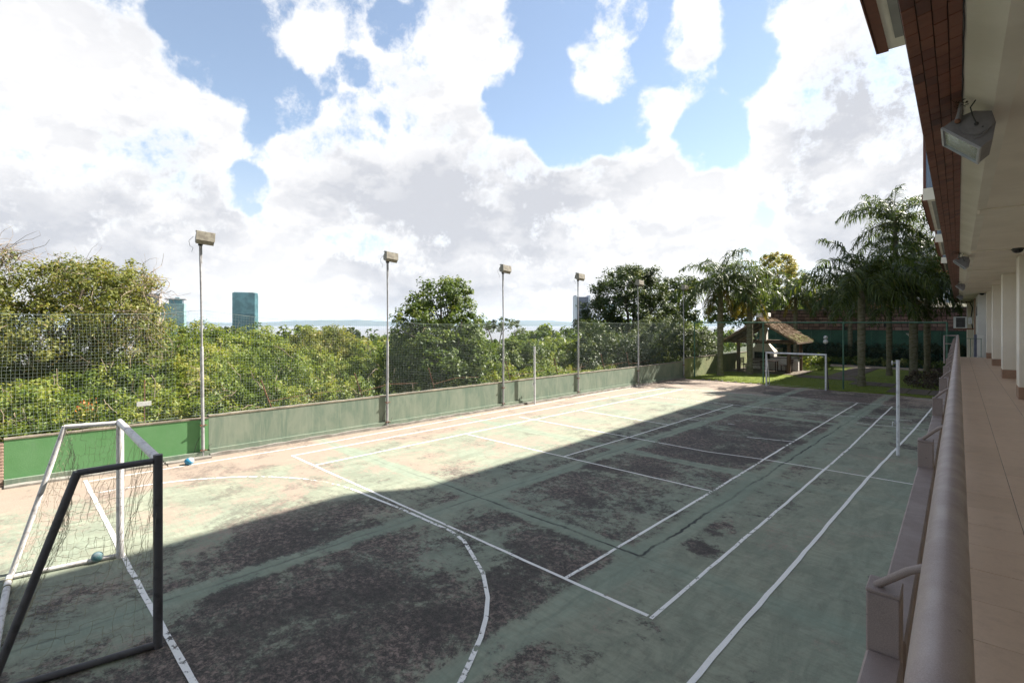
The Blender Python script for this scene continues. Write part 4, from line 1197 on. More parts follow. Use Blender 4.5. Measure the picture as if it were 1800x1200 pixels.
# garden wall carrying on behind the palms
gw = thing('garden_side_wall', 'wall tinted yellow-green for sunlight, continuing past the court corner into the garden', 'wall', (wall_u(30), 30, 0))
strip_along('wall_panel', rng_v(26.15, 46), -0.18, 0.0, -0.3, 1.28, WALLSUNTINT, 0, gw, np.array([wall_u(30), 30, 0]))
strip_along('coping', rng_v(26.15, 46), -0.2, 0.02, 1.282, 1.32, COPING, 0.01, gw, np.array([wall_u(30), 30, 0]))

# ---- ball net above the wall
POLE_V = [-1.75, 3.9, 9.57, 14.84, 20.47, 26.04]


def net_top(v):
    z = interp(v, [-12, -1.8, 3.9, 9.6, 14.8, 20.5, 26.1], [4.05, 4.02, 3.80, 3.72, 3.70, 3.68, 3.68])
    for a, b in zip([-7.4] + POLE_V[:-1], POLE_V):
        if a <= v <= b:
            f = (v - a) / (b - a)
            z -= 0.16 * 4 * f * (1 - f) * (1 if v < 12 else 0.3)
    return z


net = thing('ball_net', 'tall green ball net hung above the court wall between the lamp poles', 'net', (wall_u(10), 10, 1.12))
NO = np.array([wall_u(10), 10, 1.12])


def strand(mb, pts, w):
    """very thin 3-sided cord"""
    mb.tube(pts, w, 3, False)


mb = MB()
v = -11.0
i = 0
while v < 26.0:
    zt = net_top(v)
    pts = []
    for k in range(5):
        f = k / 4
        z = 1.13 + (zt - 1.13) * f
        pts.append((wall_u(v) - 0.06 + 0.05 * sin(v * 1.7 + f * 3) * sin(f * pi) - NO[0], v + 0.02 * sin(f * 9 + v) - NO[1], z - NO[2]))
    strand(mb, pts, 0.0013)
    v += 0.072
mesh_v = mb
for k in range(37):
    f = k / 36
    pts = []
    v = -11.0
    while v <= 26.01:
        z = 1.13 + (net_top(v) - 1.13) * f
        pts.append((wall_u(v) - 0.06 + 0.05 * sin(v * 1.7 + f * 3) * sin(f * pi) - NO[0], v - NO[1], z + 0.012 * sin(v * 2.3 + k) - NO[2]))
        v += 0.37
    strand(mb, pts, 0.0014 if 0 < k < 36 else 0.005)
o = mb.build('net_mesh', NETGREEN, net, fix=False)
o['kind'] = 'stuff'

# ---- tall lamp poles
LAMPLBL = ['first tall floodlight pole from the left, at the change from bright to faded green wall',
           'second tall floodlight pole from the left, alone against the lake and sky',
           'third tall floodlight pole from the left, right of the vine-covered tree',
           'fourth tall floodlight pole from the left, in front of the grey and white tower',
           'fifth tall floodlight pole from the left, in front of the broad dark tree',
           'farthest tall floodlight pole, at the court corner before the palms']


def lamp_pole():
    root = thing('floodlight_pole', LAMPLBL[0], 'floodlight pole', (0, 0, 0), 0, 'floodlight poles along the court wall')
    MB().tube([(0, 0, -0.1), (0, 0, 2.98), (0, 0, 3.02)], [0.042, 0.042, 0.030], 14).build('lower_tube', GALV, root, smooth=True)
    MB().tube([(0, 0, 2.9), (-0.012, 0, 4.5), (-0.03, -0.01, 5.82)], 0.027, 12).build('upper_tube', GALV, root, smooth=True)
    MB().tube([(-0.03, 0.028, 5.3), (-0.03, 0.028, 5.78)], 0.018, 8).build('conduit', GALV, root, smooth=True)
    for z in (0.88, 0.20):
        mb = MB().bbox(-0.13, 0.06, -0.055, -0.043, z - .02, z + .02, .003).bbox(-0.13, 0.06, 0.043, 0.055, z - .02, z + .02, .003)
        mb.tube([(0.05, -0.08, z), (0.05, 0.10, z)], 0.008, 6)
        mb.build('clamp', RUST, root)
    MB().tube([(0.03, 0.06, .16), (0.05, .10, .20), (0.05, .13, .22), (0.05, .135, .32), (.05, .20, .33)], 0.006, 5).build('crank_hook', DARKMETAL, root, fix=False)
    MB().tube([(0.0, -0.05, .6), (-0.02, -.14, .42), (0, -.22, .15), (0.02, -.18, .06), (0.03, -.05, .12)], 0.006, 5).build('loose_cable', DARKMETAL, root, fix=False)
    head = MB().prism([(-0.16, -0.02), (-0.09, -0.15), (0.13, -0.17), (0.17, -0.06), (0.06, 0.14), (-0.10, 0.13)], -0.21, 0.21)
    hd = head.build('lamp_head', LAMPBODY, root, (0.02, 0.10, 6.0), (radians(-6), radians(14), radians(-8)))
    MB().prism([(-0.19, 0.11), (-0.11, 0.165), (0.08, 0.175), (0.19, -0.055), (0.172, -0.06), (0.06, 0.142), (-0.10, 0.132)], -0.222, 0.222).build('visor', LAMPBODY, hd)
    mb = MB()
    for k in range(6):
        y = -0.175 + 0.07 * k
        mb.box(-0.095, -0.165, y - .004, y + .004, -0.13, 0.10)
    mb.build('cooling_fin', LAMPBODY, hd)
    MB().quad((0.172, -0.19, -0.055), (0.172, 0.19, -0.055), (0.068, 0.19, 0.135), (0.068, -0.19, 0.135)).build('lens', GLASS_LAMP, hd)
    MB().bbox(-0.07, 0.02, -0.05, 0.05, 5.78, 5.87, .01).build('mount', DARKMETAL, root)
    MB().tube([(-.05, -.16, 6.02), (-.08, -.26, 5.9), (-.06, -.24, 5.76), (-.05, -.17, 5.72), (-.06, -.2, 5.6)], 0.005, 4).build('hanging_wire', DARKMETAL, root, fix=False)
    return root


proto = lamp_pole()
for i, v in enumerate(POLE_V):
    o = proto if i == 0 else dup(proto, (0, 0, 0), 0)
    o.location = (wall_u(v) + 0.058, v, 0.0)
    o.rotation_euler = (radians([.5, -.2, -.1, 0, .2, .1][i]), radians([-.3, .2, 0, .1, .1, 0][i]), 0)
    o['label'] = LAMPLBL[i]

# ---- net posts
for (x, y, h, lb) in ((-1.02, 11.3, 2.58, 'white steel net post standing by the court wall'), (12.05, 11.75, 2.62, 'white steel net post with rope hook, near the balcony railing')):
    r = thing('net_post', lb, 'net post', (x, y, 0))
    MB().tube([(0, 0, -0.1), (0.0, -.02, h)], 0.042, 14).build('tube', GOALCLEAN, r, smooth=True)
    MB().tube([(0, -.02, h), (0, -.02, h + .02)], 0.052, 14).build('cap', GOALCLEAN, r, smooth=True)
    MB().bbox(-.085, -.04, -.02, .02, 0.86, 0.97, .006).build('hook', GALV, r)
    MB().tube([(-.07, 0, .9), (-.12, 0, .92), (-.13, 0, .78)], 0.012, 6).build('rope_end', GOALCLEAN, r, fix=False)
    if x > 0:
        MB().tube([(-.14, -.02, h - .06), (-.12, -.02, h - .06)], 0.06, 14).build('pulley', GOALCLEAN, r, smooth=True)
        MB().bbox(-.12, -.03, -.03, -.01, h - .075, h - .045, .003).build('pulley_arm', GALV, r)

# ---- slanted rusty stakes outside the wall
stl = ['rusty slanted stake, first right of the first floodlight pole', 'rusty slanted stake just left of the second floodlight pole', 'rusty slanted stake in front of the vine-covered tree',
       'rusty slanted stake left of the white net post by the wall', 'rusty slanted stake left of the fourth floodlight pole', 'rusty slanted stake halfway between the fourth and fifth floodlight poles', 'rusty slanted stake just left of the fifth floodlight pole']
for i, v in enumerate((0.2, 3.2, 6.25, 10.4, 13.7, 17.6, 20.1)):
    r = thing('fence_stake', stl[i], 'stake', (wall_u(v) - .25, v, 1.1), 0, 'rusty stakes outside the court wall')
    MB().tube([(0, 0.1, -0.5), (-0.02, -0.35, 0.85)], 0.020, 5).build('rod', RUST, r, fix=False)
    MB().tube([(-0.01, -.12, .2), (0.0, 1.0, .27 + rnd.uniform(-.1, .1)), (.02, 2.2, .3)], 0.006, 4).build('wire', RUST, r, fix=False)
sg = thing('small_sign', 'small blank white board on a thin stick behind the wall', 'sign', (-2.3, -2.95, -.4))
MB().tube([(0, 0, 0), (0, .02, 2.55)], 0.012, 6).build('stick', RUST, sg, fix=False)
MB().bbox(0.014, 0.03, -.16, .16, 1.86, 1.98, .004).build('board', ACWHITE, sg)

# ---- far fence of green posts and chain link
FV = 26.45
fence = thing('chain_link_fence', 'tall green-post chain-link fence across the far end of the court', 'fence', (5.9, FV, 0))
fx = [-0.40, 3.86, 7.95, 12.22]
for x in fx:
    MB().tube([(x - 5.9, 0, -0.2), (x - 5.9, 0, 3.69)], 0.042, 12).build('post', GREENPAINT, fence, smooth=True)
MB().tube([(fx[0] - 5.9, 0, 3.69), (fx[-1] - 5.9, 0, 3.69)], 0.036, 12).build('top_rail', GREENPAINT, fence, smooth=True)
for a, b in zip(fx[:-1], fx[1:]):
    mb = MB()
    sp = 0.085
    H = 3.6
    n = int((b - a + H) / sp)
    if a > 3: sp = 0.17; n = int((b - a + H) / sp)
    for k in range(n):
        for sgn in (1, -1):
            s0 = k * sp
            x0, z0 = s0 - H, 0.05
            p0 = [x0, 0.05]; p1 = [x0 + H, 0.05 + H]
            if p0[0] < 0: p0 = [0, 0.05 - x0]
            if p1[0] > b - a: p1 = [b - a, 0.05 + (b - a - x0)]
            if p1[0] <= p0[0]: continue
            if sgn < 0:
                p0, p1 = [b - a - p0[0], p0[1]], [b - a - p1[0], p1[1]]
            mb.tube([(a + p0[0] - 5.9, .0, p0[1]), (a + p1[0] - 5.9, .0, p1[1])], 0.0021 if a < 3 else 0.0014, 3, False)
    o = mb.build('chain_link', NETDARK, fence, fix=False)
    o['kind'] = 'stuff'


# ---- goals
def pipe(name, pts, r, m_, parent, label=None):
    o = MB().tube(pts, r, 14).build(name, m_, parent, smooth=True)
    if label: o['label'] = label
    return o


G = thing('football_goal', 'near worn pipe goal with torn net, one side white, the other coloured dark for shade', 'goal', (5.7, -4.35, 0))
gl, gr_ = -1.52, 1.54
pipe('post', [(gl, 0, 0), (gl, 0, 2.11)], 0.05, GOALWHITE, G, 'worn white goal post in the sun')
pipe('post', [(gr_, -.08, 0), (gr_, -.08, 2.185)], 0.047, GOALSHADED, G, 'goal post with shade put into its dark colour')
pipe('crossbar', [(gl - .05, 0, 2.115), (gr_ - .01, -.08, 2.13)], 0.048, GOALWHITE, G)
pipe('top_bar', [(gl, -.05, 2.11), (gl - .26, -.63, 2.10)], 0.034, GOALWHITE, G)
pipe('top_bar', [(gr_, -.12, 2.12), (gr_ - .16, -.76, 2.09)], 0.034, GOALSHADED, G)
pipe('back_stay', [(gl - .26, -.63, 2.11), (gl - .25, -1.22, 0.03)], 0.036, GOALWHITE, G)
pipe('back_stay', [(gr_ - .16, -.76, 2.10), (gr_ - .25, -1.42, 0.03)], 0.04, GOALSHADED, G)
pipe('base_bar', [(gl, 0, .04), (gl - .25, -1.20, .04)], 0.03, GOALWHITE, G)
pipe('base_bar', [(gr_, -.08, .04), (gr_ - .25, -1.40, .04)], 0.036, GOALSHADED, G)
pipe('rear_bar', [(gl - .25, -1.23, .05), (gr_ - .25, -1.43, .05)], 0.04, GOALWHITE, G)
for k, f in enumerate((0.06, 0.13)):
    MB().tube([(gl - .25 + 3.06 * f, -1.23 - .2 * f, .05), (gl - .25 + 3.06 * f + .03, -1.23 - .2 * f, .05)], 0.048, 12).build('binding', CORD, G)


def net_sheet(P00, P10, P01, P11, nu, nv, sag, miss, seed, rad=0.0027):
    """torn hanging net between four corners"""
    q = np.random.default_rng(seed)
    P00, P10, P01, P11 = [np.array(x, float) for x in (P00, P10, P01, P11)]
    g = np.zeros((nu + 1, nv + 1, 3))
    for i in range(nu + 1):
        for j in range(nv + 1):
            a, b = i / nu, j / nv
            g[i, j] = (P00 * (1 - a) + P10 * a) * (1 - b) + (P01 * (1 - a) + P11 * a) * b
            g[i, j] += np.array([0.015 * sin(a * 11 + b * 5 + seed), sag * sin(a * pi) * sin(b * pi) + .015 * sin(b * 13 + a * 4), -0.10 * sin(a * pi) * sin(b * pi)]) + q.normal(size=3) * 0.009
    mb = MB()
    for i in range(nu + 1):
        for j in range(nv + 1):
            hole = (sin(i * 0.55 + seed) * sin(j * 0.7 + seed * 2)) > 0.62
            if hole: continue
            if i < nu and q.random() > miss:
                mid = (g[i, j] + g[i + 1, j]) / 2 + q.normal(size=3) * .008 - np.array([0, 0, .012])
                mb.tube([g[i, j], mid, g[i + 1, j]], rad, 3, False)
            if j < nv and q.random() > miss:
                mid = (g[i, j] + g[i, j + 1]) / 2 + q.normal(size=3) * .008
                mb.tube([g[i, j], mid, g[i, j + 1]], rad, 3, False)
    return mb


MBN = net_sheet((gl, -.02, 2.08), (gl - .26, -.63, 2.08), (gl, -.02, .05), (gl - .25, -1.2, .05), 12, 22, .05, .16, 3, .0017)
o = MBN.build('side_net', CORD, G, fix=False); o['kind'] = 'stuff'
MBN = net_sheet((gr_, -.1, 2.08), (gr_ - .16, -.74, 2.06), (gr_, -.1, .1), (gr_ - .25, -1.4, .1), 12, 22, .06, .35, 5, .0017)
o = MBN.build('side_net', CORD, G, fix=False); o['kind'] = 'stuff'
MBN = net_sheet((gl - .26, -.63, 2.08), (gr_ - .16, -.74, 2.06), (gl - .25, -1.2, .08), (gr_ - .25, -1.4, .08), 34, 22, .22, .25, 8, .0016)
o = MBN.build('back_net', CORD, G, fix=False); o['kind'] = 'stuff'
mb = MB()
q = np.random.default_rng(4)
for k in range(26):   # bundled slack cords hanging from the crossbar end and lying on the floor
    a = q.uniform(0, 1)
    p0 = np.array([gl + 3.0 * a, -.03, 2.07])
    pts = [p0]
    for j in range(7):
        pts.append(pts[-1] + np.array([q.normal() * .05, -.03 + q.normal() * .03, -.12 - .12 * q.random()]))
    mb.tube(pts, 0.0018, 3, False)
for k in range(36):   # net hooks along the bar
    x = gl + .05 + 3.0 * k / 35
    mb.tube([(x, .01, 2.065), (x + .02, .015, 2.03), (x + .04, .0, 2.065)], 0.004, 4, False)
o = mb.build('loose_cord', CORD, G, fix=False); o['kind'] = 'stuff'

FG = thing('football_goal', 'far white goal at the fence end of the court in the shade', 'goal', (5.78, 25.68, 0))
pipe('post', [(-1.5, 0, 0), (-1.5, 0, 1.93)], 0.048, GOALCLEAN, FG)
pipe('post', [(1.5, 0.05, 0), (1.5, 0.05, 1.93)], 0.048, GOALCLEAN, FG)
pipe('crossbar', [(-1.54, 0, 1.93), (1.54, 0.05, 1.93)], 0.05, GOALCLEAN, FG)
pipe('base_bar', [(-1.5, 0, .03), (-1.52, .62, .03)], 0.025, GOALCLEAN, FG)
pipe('base_bar', [(1.5, .05, .03), (1.5, .62, .03)], 0.025, GOALSHADED, FG)
pipe('back_stay', [(-1.5, .05, 1.9), (-1.52, .62, .03)], 0.025, GOALCLEAN, FG)
pipe('back_stay', [(1.5, .1, 1.9), (1.5, .62, .03)], 0.03, GOALSHADED, FG)
pipe('rear_bar', [(-1.52, .62, .03), (1.5, .62, .03)], 0.02, GOALCLEAN, FG)

# ---- balls
b1 = thing('ball', 'blue and white ball lying at the foot of the green wall', 'ball', (-1.02, -2.2, 0))
MB().ball((0, 0, .085), .11, 18, 12, 1.25, 1.0, .78).build('skin', BALLBLUE, b1, smooth=True)
MB().ball((0.02, 0.02, .10), .112, 18, 12, 1.02, .75, .72).build('white_panel', BALLWHITE, b1, (0, 0, 0), smooth=True)
b2 = thing('ball', 'scuffed teal ball lying against the near goal base bar', 'ball', (4.12, -4.62, 0))
MB().ball((0, 0, .078), .078, 18, 12, 1.0, 1.0, 1.0).build('skin', BALLTEAL, b2, smooth=True)

# ================================================================== FAR TOWERS
CA = 0.7715


def tower_frame(px, D):
    lat = (px - 900) / 884
    return CAMX + D * (sin(-CA) + cos(-CA) * lat), CAMY + D * (cos(-CA) - sin(-CA) * lat)


def bands(mb, x0, x1, y, z0, z1, n, proud=0.4, frac=0.5):
    h = (z1 - z0) / n
    for k in range(n):
        mb.box(x0, x1, y - proud, y, z0 + h * k, z0 + h * (k + frac))


T1 = thing('glass_tower', 'dark teal glass tower with chamfered pale corner standing before the lake', 'tower', (-956, 307, -78), 0.7715 + 0.47)
MB().slab([(-20, -18), (15, -18), (20, -12), (20, 18), (-20, 18)], 0, 134).build('wall', TEALGLASS, T1)
for k in range(26):
    z = 8 + k * 3.5
    MB().box(-19.2, 14.3, -18.7, -18.02, z, z + 1.5).build('window_band', BANDGLASS, T1)
mb = MB()
for k in range(12):
    mb.box(20.02, 20.5, -10 + k * 2.3, -8.6 + k * 2.3, 3, 130)
mb.build('side_glazing', TEALSIDE, T1)
MB().slab([(-18, -16), (13, -16), (18, -11), (18, 16), (-18, 16)], 134.02, 135.3).build('parapet', TEALSIDE, T1)

T2 = thing('glass_office_block', 'pale sea-green glass block with a flat roof canopy, beside the taupe tower', 'office block', (-929, 193, -78), 0.7715 + 0.45)
MB().box(-15, 15, -14, 14, 0, 112).build('wall', GREENGLASS, T2)
mb = MB()
for k in range(24): mb.box(-14.6, 14.6, -14.35, -14.02, 4 + k * 4.5, 6.0 + k * 4.5)
mb.build('window_band', TEALSIDE, T2)
mb = MB()
for k in range(9): mb.box(-15.4 + .0, -15.02, -12 + k * 2.8, -11 + k * 2.8, 2, 110)
mb.build('side_fin', TEALGLASS, T2)
MB().box(-6, 12, -8, 8, 112.02, 118).build('plant_room', TEALGLASS, T2)
MB().box(-11, 17, -12, 12, 118.02, 119.2).build('roof_canopy', TOWERTAUPE, T2)
MB().box(2, 8, -5, 5, 119.22, 122).build('roof_hatch', TEALSIDE, T2)

T3 = thing('taupe_tower', 'plain taupe tower block rising behind the sea-green glass block', 'tower', (-985, 176, -78), 0.7715 + 0.42)
MB().box(-11, 10, -10, 10, 0, 129).build('wall', TOWERTAUPE, T3)
mb = MB(); bands(mb, -10, 3, -10.02, 40, 112, 18, .4, .45)
mb.build('window_band', BANDGLASS, T3)
MB().box(-24, -11.02, -8, 10, 0, 108).build('lower_wing', TEALSIDE, T3)

T4 = thing('grey_white_tower', 'slim grey-violet tower with white side fins and corner roof fins', 'tower', (-673, 930, -78), 0.7715 + 0.05)
MB().box(-14, 12.5, -12, 12, 0, 140).build('wall', TOWERGREY, T4)
MB().box(-19, -14.02, -13, 12, 0, 142).build('side_fin', TOWERWHITE, T4)
MB().box(12.52, 17, -13, 12, 0, 142).build('side_fin', TOWERWHITE, T4)
MB().box(-18, -14.5, -10, 10, 142.02, 143.5).build('roof_fin', TOWERGREY, T4)
MB().box(13, 17.5, -10, 10, 142.02, 143.5).build('roof_fin', TOWERGREY, T4)
mb = MB()
for k in range(34): mb.box(-13.8, 12.3, -12.3, -12.02, 4 + k * 4, 5.1 + k * 4)
mb.build('spandrel', simple('tower_spandrel', (0.16, 0.16, 0.215), (0.14, 0.14, 0.19), .5, .05, bstr=0), T4)
T5 = thing('pale_tower', 'pale glass tower half hidden behind the broad dark tree', 'tower', (-640, 985, -78), 0.7715 + 0.05)
MB().box(-8, 16, -9, 9, 0, 124).build('wall', TEALSIDE, T5)
mb = MB()
for k in range(28): mb.box(-7.6, 15.6, -9.3, -9.02, 4 + k * 4.2, 5.6 + k * 4.2)
mb.build('window_band', TOWERWHITE, T5)

lowl = ['low white building beside the lake, just left of the first floodlight pole', 'low grey building beside the lake, just right of the first floodlight pole', 'low white building left of the teal tower base', 'low pale building nearest the teal tower base']
for i, (px, D, w, h, y0) in enumerate(((345, 1300, 26, 13, -79), (365, 1350, 20, 9, -79), (382, 1280, 18, 8, -79), (395, 1500, 30, 8, -79))):
    x, y = tower_frame(px, D)
    r = thing('low_building', lowl[i], 'building', (x, y, y0), 0.7715 + 0.3)
    top = 3.68 + (567 - (577 + 2 * i)) / 884 * D - y0
    MB().box(-w / 2, w / 2, -9, 9, 0, top).build('wall', WHITEWALL if i != 1 else TOWERTAUPE, r)
    MB().box(-w / 2 - .6, w / 2 + .6, -9.6, 9.6, top + .02, top + 1.2).build('roof', TOWERTAUPE, r)
    mb = MB()
    for k in range(6): mb.box(-w / 2 + 1.5 + k * (w - 3) / 6, -w / 2 + 3.4 + k * (w - 3) / 6, -9.15, -9.02, top - 4.5, top - 2)
    mb.build('window', BANDGLASS, r)

# ================================================================== THE GARDEN
# ---- thatched kiosk
KA = radians(2)
K = thing('thatched_kiosk', 'open garden kiosk with shaggy thatched gable roof on log posts', 'kiosk', (1.5, 34.8, 0.045), KA)
kw, kd = 2.5, 2.3      # half width (eaves), half depth
ze, za = 2.14, 3.72
for sgn in (-1, 1):
    # rough thatch: a thick sloped body with many straws
    n = 5200
    a = RNG.random(n)
    y = RNG.uniform(-kd, kd, n)
    x = sgn * kw * a
    z = za - (za - ze) * a + 0.17
    P = np.stack([x, y, z + RNG.normal(0, .03, n)], 1)
    slope = unit(np.array([sgn * kw, 0, -(za - ze)]))
    nrm = unit(np.array([sgn * (za - ze), 0, kw]))
    body = MB().prism([(0, za), (sgn * kw, ze), (sgn * kw, ze + .12), (0, za + .17)], -kd, kd).build('thatch', simple('thatch_body', (0.20, 0.14, 0.09), (0.12, 0.08, 0.05), 0.95, 6), K)
    # straws
    me_v = []
    T_ = unit(slope[None] + RNG.normal(size=(n, 3)) * .18)
    side = unit(np.cross(T_, nrm[None] + RNG.normal(size=(n, 3)) * .5))
    L_ = RNG.uniform(.16, .34, n)[:, None]
    q0 = P - T_ * L_ * .5; q1 = P + T_ * L_ * .5 + nrm[None] * RNG.uniform(0, .06, (n, 1))
    w_ = RNG.uniform(.008, .02, n)[:, None]
    V_ = np.stack([q0 - side * w_, q0 + side * w_, q1 + side * w_ * .5, q1 - side * w_ * .5], 1).reshape(-1, 3)
    me = bpy.data.meshes.new('straw')
    me.from_pydata(V_.tolist(), [], np.arange(4 * n).reshape(-1, 4).tolist())
    at = me.attributes.new('var', 'FLOAT', 'FACE')
    var = np.clip(RNG.normal(.5, .2, n) + np.where(a > .7, .14, 0) * (sgn > 0) + np.where((a > .75) & (RNG.random(n) > .6) & (sgn > 0), .5, 0), 0, 1)
    at.data.foreach_set('value', var.astype(np.float32))
    me.materials.append(STRAW)
    o = link('straw', me, body); o['kind'] = 'stuff'
for (x, y) in ((-1.60, -1.55), (1.75, -1.30), (-1.62, 1.5), (1.85, 1.6)):
    MB().tube([(x, y, -.1), (x + .02, y, 2.3)], [.13, .12], 10).build('log_post', WOODPOST, K, smooth=True)
for y in (-1.55, 1.5):
    MB().tube([(-2.1, y, 2.22), (2.15, y, 2.22)], .10, 8).build('tie_beam', WOODPOST, K, smooth=True)
MB().tube([(0, -kd + .2, za - .1), (0, kd - .2, za - .1)], .09, 8).build('ridge_beam', WOODPOST, K, smooth=True)
for y in (-1.55, 0, 1.5):
    for s_ in (-1, 1):
        MB().tube([(0, y, za - .12), (s_ * 2.35, y, ze + .10)], .06, 6).build('rafter', WOODPOST, K, smooth=True)
MB().slab([(-2.5, -2.2), (2.6, -2.2), (2.6, 2.2), (-2.5, 2.2)], -.1, .03).build('floor', PAVING, K)
# barbecue oven with hood and chimney
O_ = thing('barbecue_oven', 'white plastered barbecue oven with sloped hood and square chimney through the thatch', 'barbecue', (0.75, 36.3, 0.08), KA)
MB().bbox(-.85, .85, -.4, .4, 0, .8, .02).build('base', WHITEWALL, O_)
MB().box(-.55, .55, -.42, -.38, .84, 1.3).build('fire_opening', simple('oven_mouth_black', (.02, .018, .016), (.03, .025, .02), .95), O_)  # flat near-black panel set across the oven mouth
MB().bbox(-.85, -.57, -.4, .4, .81, 1.35, .01).bbox(.57, .85, -.4, .4, .81, 1.35, .01).bbox(-.56, .56, .1, .4, .81, 1.35, .01).build('side_wall', WHITEWALL, O_)
bmh = MB()
bmh.add([(-.9, -.45, 1.36), (.9, -.45, 1.36), (.9, .42, 1.36), (-.9, .42, 1.36), (-.28, -.22, 2.1), (.28, -.22, 2.1), (.28, .26, 2.1), (-.28, .26, 2.1)],
        [(0, 3, 2, 1), (4, 5, 6, 7), (0, 1, 5, 4), (1, 2, 6, 5), (2, 3, 7, 6), (3, 0, 4, 7)])
bmh.build('hood', CREAM, O_)
MB().bbox(-.25, .25, -.2, .24, 2.1, 4.05, .01).build('chimney', WHITEWALL, O_)
MB().bbox(-.42, .42, -.34, .38, 4.06, 4.36, .015).build('chimney_cap', WHITEWALL, O_)
C_ = thing('bar_counter', 'white bar counter with dark top at the right side of the kiosk', 'counter', (2.35, 36.1, 0.08), KA)
MB().bbox(-.95, .95, -.28, .28, 0, .92, .015).build('body', WHITEWALL, C_)
MB().bbox(-1.05, 1.05, -.36, .36, .925, .99, .01).build('top', BLACKTOP, C_)


def bench(label, x, y, rz):
    r = thing('garden_bench', label, 'bench', (x, y, 0.08), rz, 'dark wooden benches in the kiosk')
    for k in range(3): MB().bbox(-.65, .65, -.2 + k * .14, -.08 + k * .14, .42, .45, .006).build('seat_slat', BENCHWOOD, r)
    for k in range(4): MB().bbox(-.65, .65, .23 + .02 * k, .255 + .02 * k, .52 + k * .11, .60 + k * .11, .006).build('back_slat', BENCHWOOD, r)
    for s_ in (-.55, .55):
        MB().bbox(s_ - .03, s_ + .03, -.2, -.15, 0, .42, .006).bbox(s_ - .03, s_ + .03, .2, .25, 0, .95, .006).build('leg', BENCHWOOD, r)
    return r


bench('dark wooden slatted bench at the left post of the kiosk', 0.1, 34.2, KA + radians(95))
bench('dark wooden slatted bench facing the fence in the middle of the kiosk', 1.15, 33.9, KA + radians(20))
bench('dark wooden slatted chair-bench by the right front post of the kiosk', 2.75, 34.9, KA + radians(-60))
tb = thing('garden_table', 'dark low table between the kiosk benches', 'table', (1.6, 34.9, 0.08), KA)
MB().bbox(-.6, .6, -.35, .35, .70, .74, .01).build('table_top', BENCHWOOD, tb)
for (x, y) in ((-.5, -.28), (.5, -.28), (-.5, .28), (.5, .28)): MB().bbox(x - .03, x + .03, y - .03, y + .03, 0, .70, .004).build('leg', BENCHWOOD, tb)


# ---- garden lamps
def garden_lamp(label, x, y, h, globe):
    r = thing('garden_lamp', label, 'lamp post', (x, y, 0.05), 0, None)
    MB().tube([(0, 0, 0), (0, 0, .25), (0, 0, .3), (0, 0, h - .05)], [.08, .07, .035, .03], 10).build('post', DARKMETAL, r, smooth=True)
    gm = simple('frosted_lamp_glass', (.55, .56, .58), (.5, .5, .52), .25, 2, bstr=0)
    if globe:
        MB().ball((0, 0, h + .14), .2, 16, 10).build('globe', gm, r, smooth=True)
        MB().ball((0, 0, h + .50), .17, 16, 10).build('globe', gm, r, smooth=True)
        MB().tube([(0, 0, h - .05), (0, 0, h + .02)], [.1, .12], 10).build('collar', DARKMETAL, r, smooth=True)
    else:
        MB().tube([(0, 0, h - .05), (0, 0, h + .05), (0, 0, h + .2)], [.04, .12, .26], 14).build('shade', gm, r, smooth=True)
        MB().tube([(0, 0, h + .205), (0, 0, h + .26)], [.29, .2], 14).build('cap', DARKMETAL, r, smooth=True)


garden_lamp('black garden lamp post with two stacked glass globes, before the hedge', 3.3, 44.0, 1.85, True)
garden_lamp('black garden lamp post with a cup-shaped shade, by the closely standing palms', 9.15, 42.6, 2.6, False)

# ---- boundary wall: green below, stone above
BWY = 48.0
SW = thing('stone_wall', 'tall dark boundary wall of reddish rough stone over a green painted base', 'wall', (5.5, BWY, 0))
MB().box(-9.0, 9.5, 0.0, 0.5, -.3, 3.0).build('green_base', GREENWALL_DARK, SW)
MB().box(-8.0, 9.5, 0.06, 0.5, 3.002, 4.86).build('mortar', simple('dark_mortar', (.05, .04, .035), (.035, .03, .028), .95, 3), SW)
for k in range(12):
    MB().box(-8.9 + k * 1.55, -8.86 + k * 1.55, -.03, -.002, 0, 2.95).build('panel_joint', GREENPAINT, SW)
stones = [MB().bbox(-.5, .5, -.06, .02, -.5, .5, .03 + .01 * k).mesh('stone', STONE) for k in range(3)]
nst = 0
for rrow in range(6):
    x = -7.95 + rnd.uniform(0, .3)
    z = 3.02 + rrow * 0.305
    while x < 9.2 and nst < 300:
        w = rnd.uniform(.28, .62)
        if rnd.random() > .06:
            link('stone', stones[rnd.randrange(3)], SW, (x + w / 2, .055 + rnd.uniform(-.02, .02), z + .14 + rnd.uniform(-.015, .015)), (0, rnd.uniform(-.03, .03), 0), (w - .03, 1, .262 * rnd.uniform(.9, 1.04)))
            nst += 1
        x += w
MB().bbox(-8.1, 9.6, -.05, .55, 4.87, 4.95, .01).build('coping', CONCRETE, SW)
# second wall towards the kiosk
SW2 = thing('green_garden_wall', 'low green wall behind the kiosk carrying on towards the court wall', 'wall', (-2.2, 47.0, 0))
MB().box(-1.2, 1.2, .0, .3, -.3, 2.2).build('panel', GREENWALL_DARK, SW2)

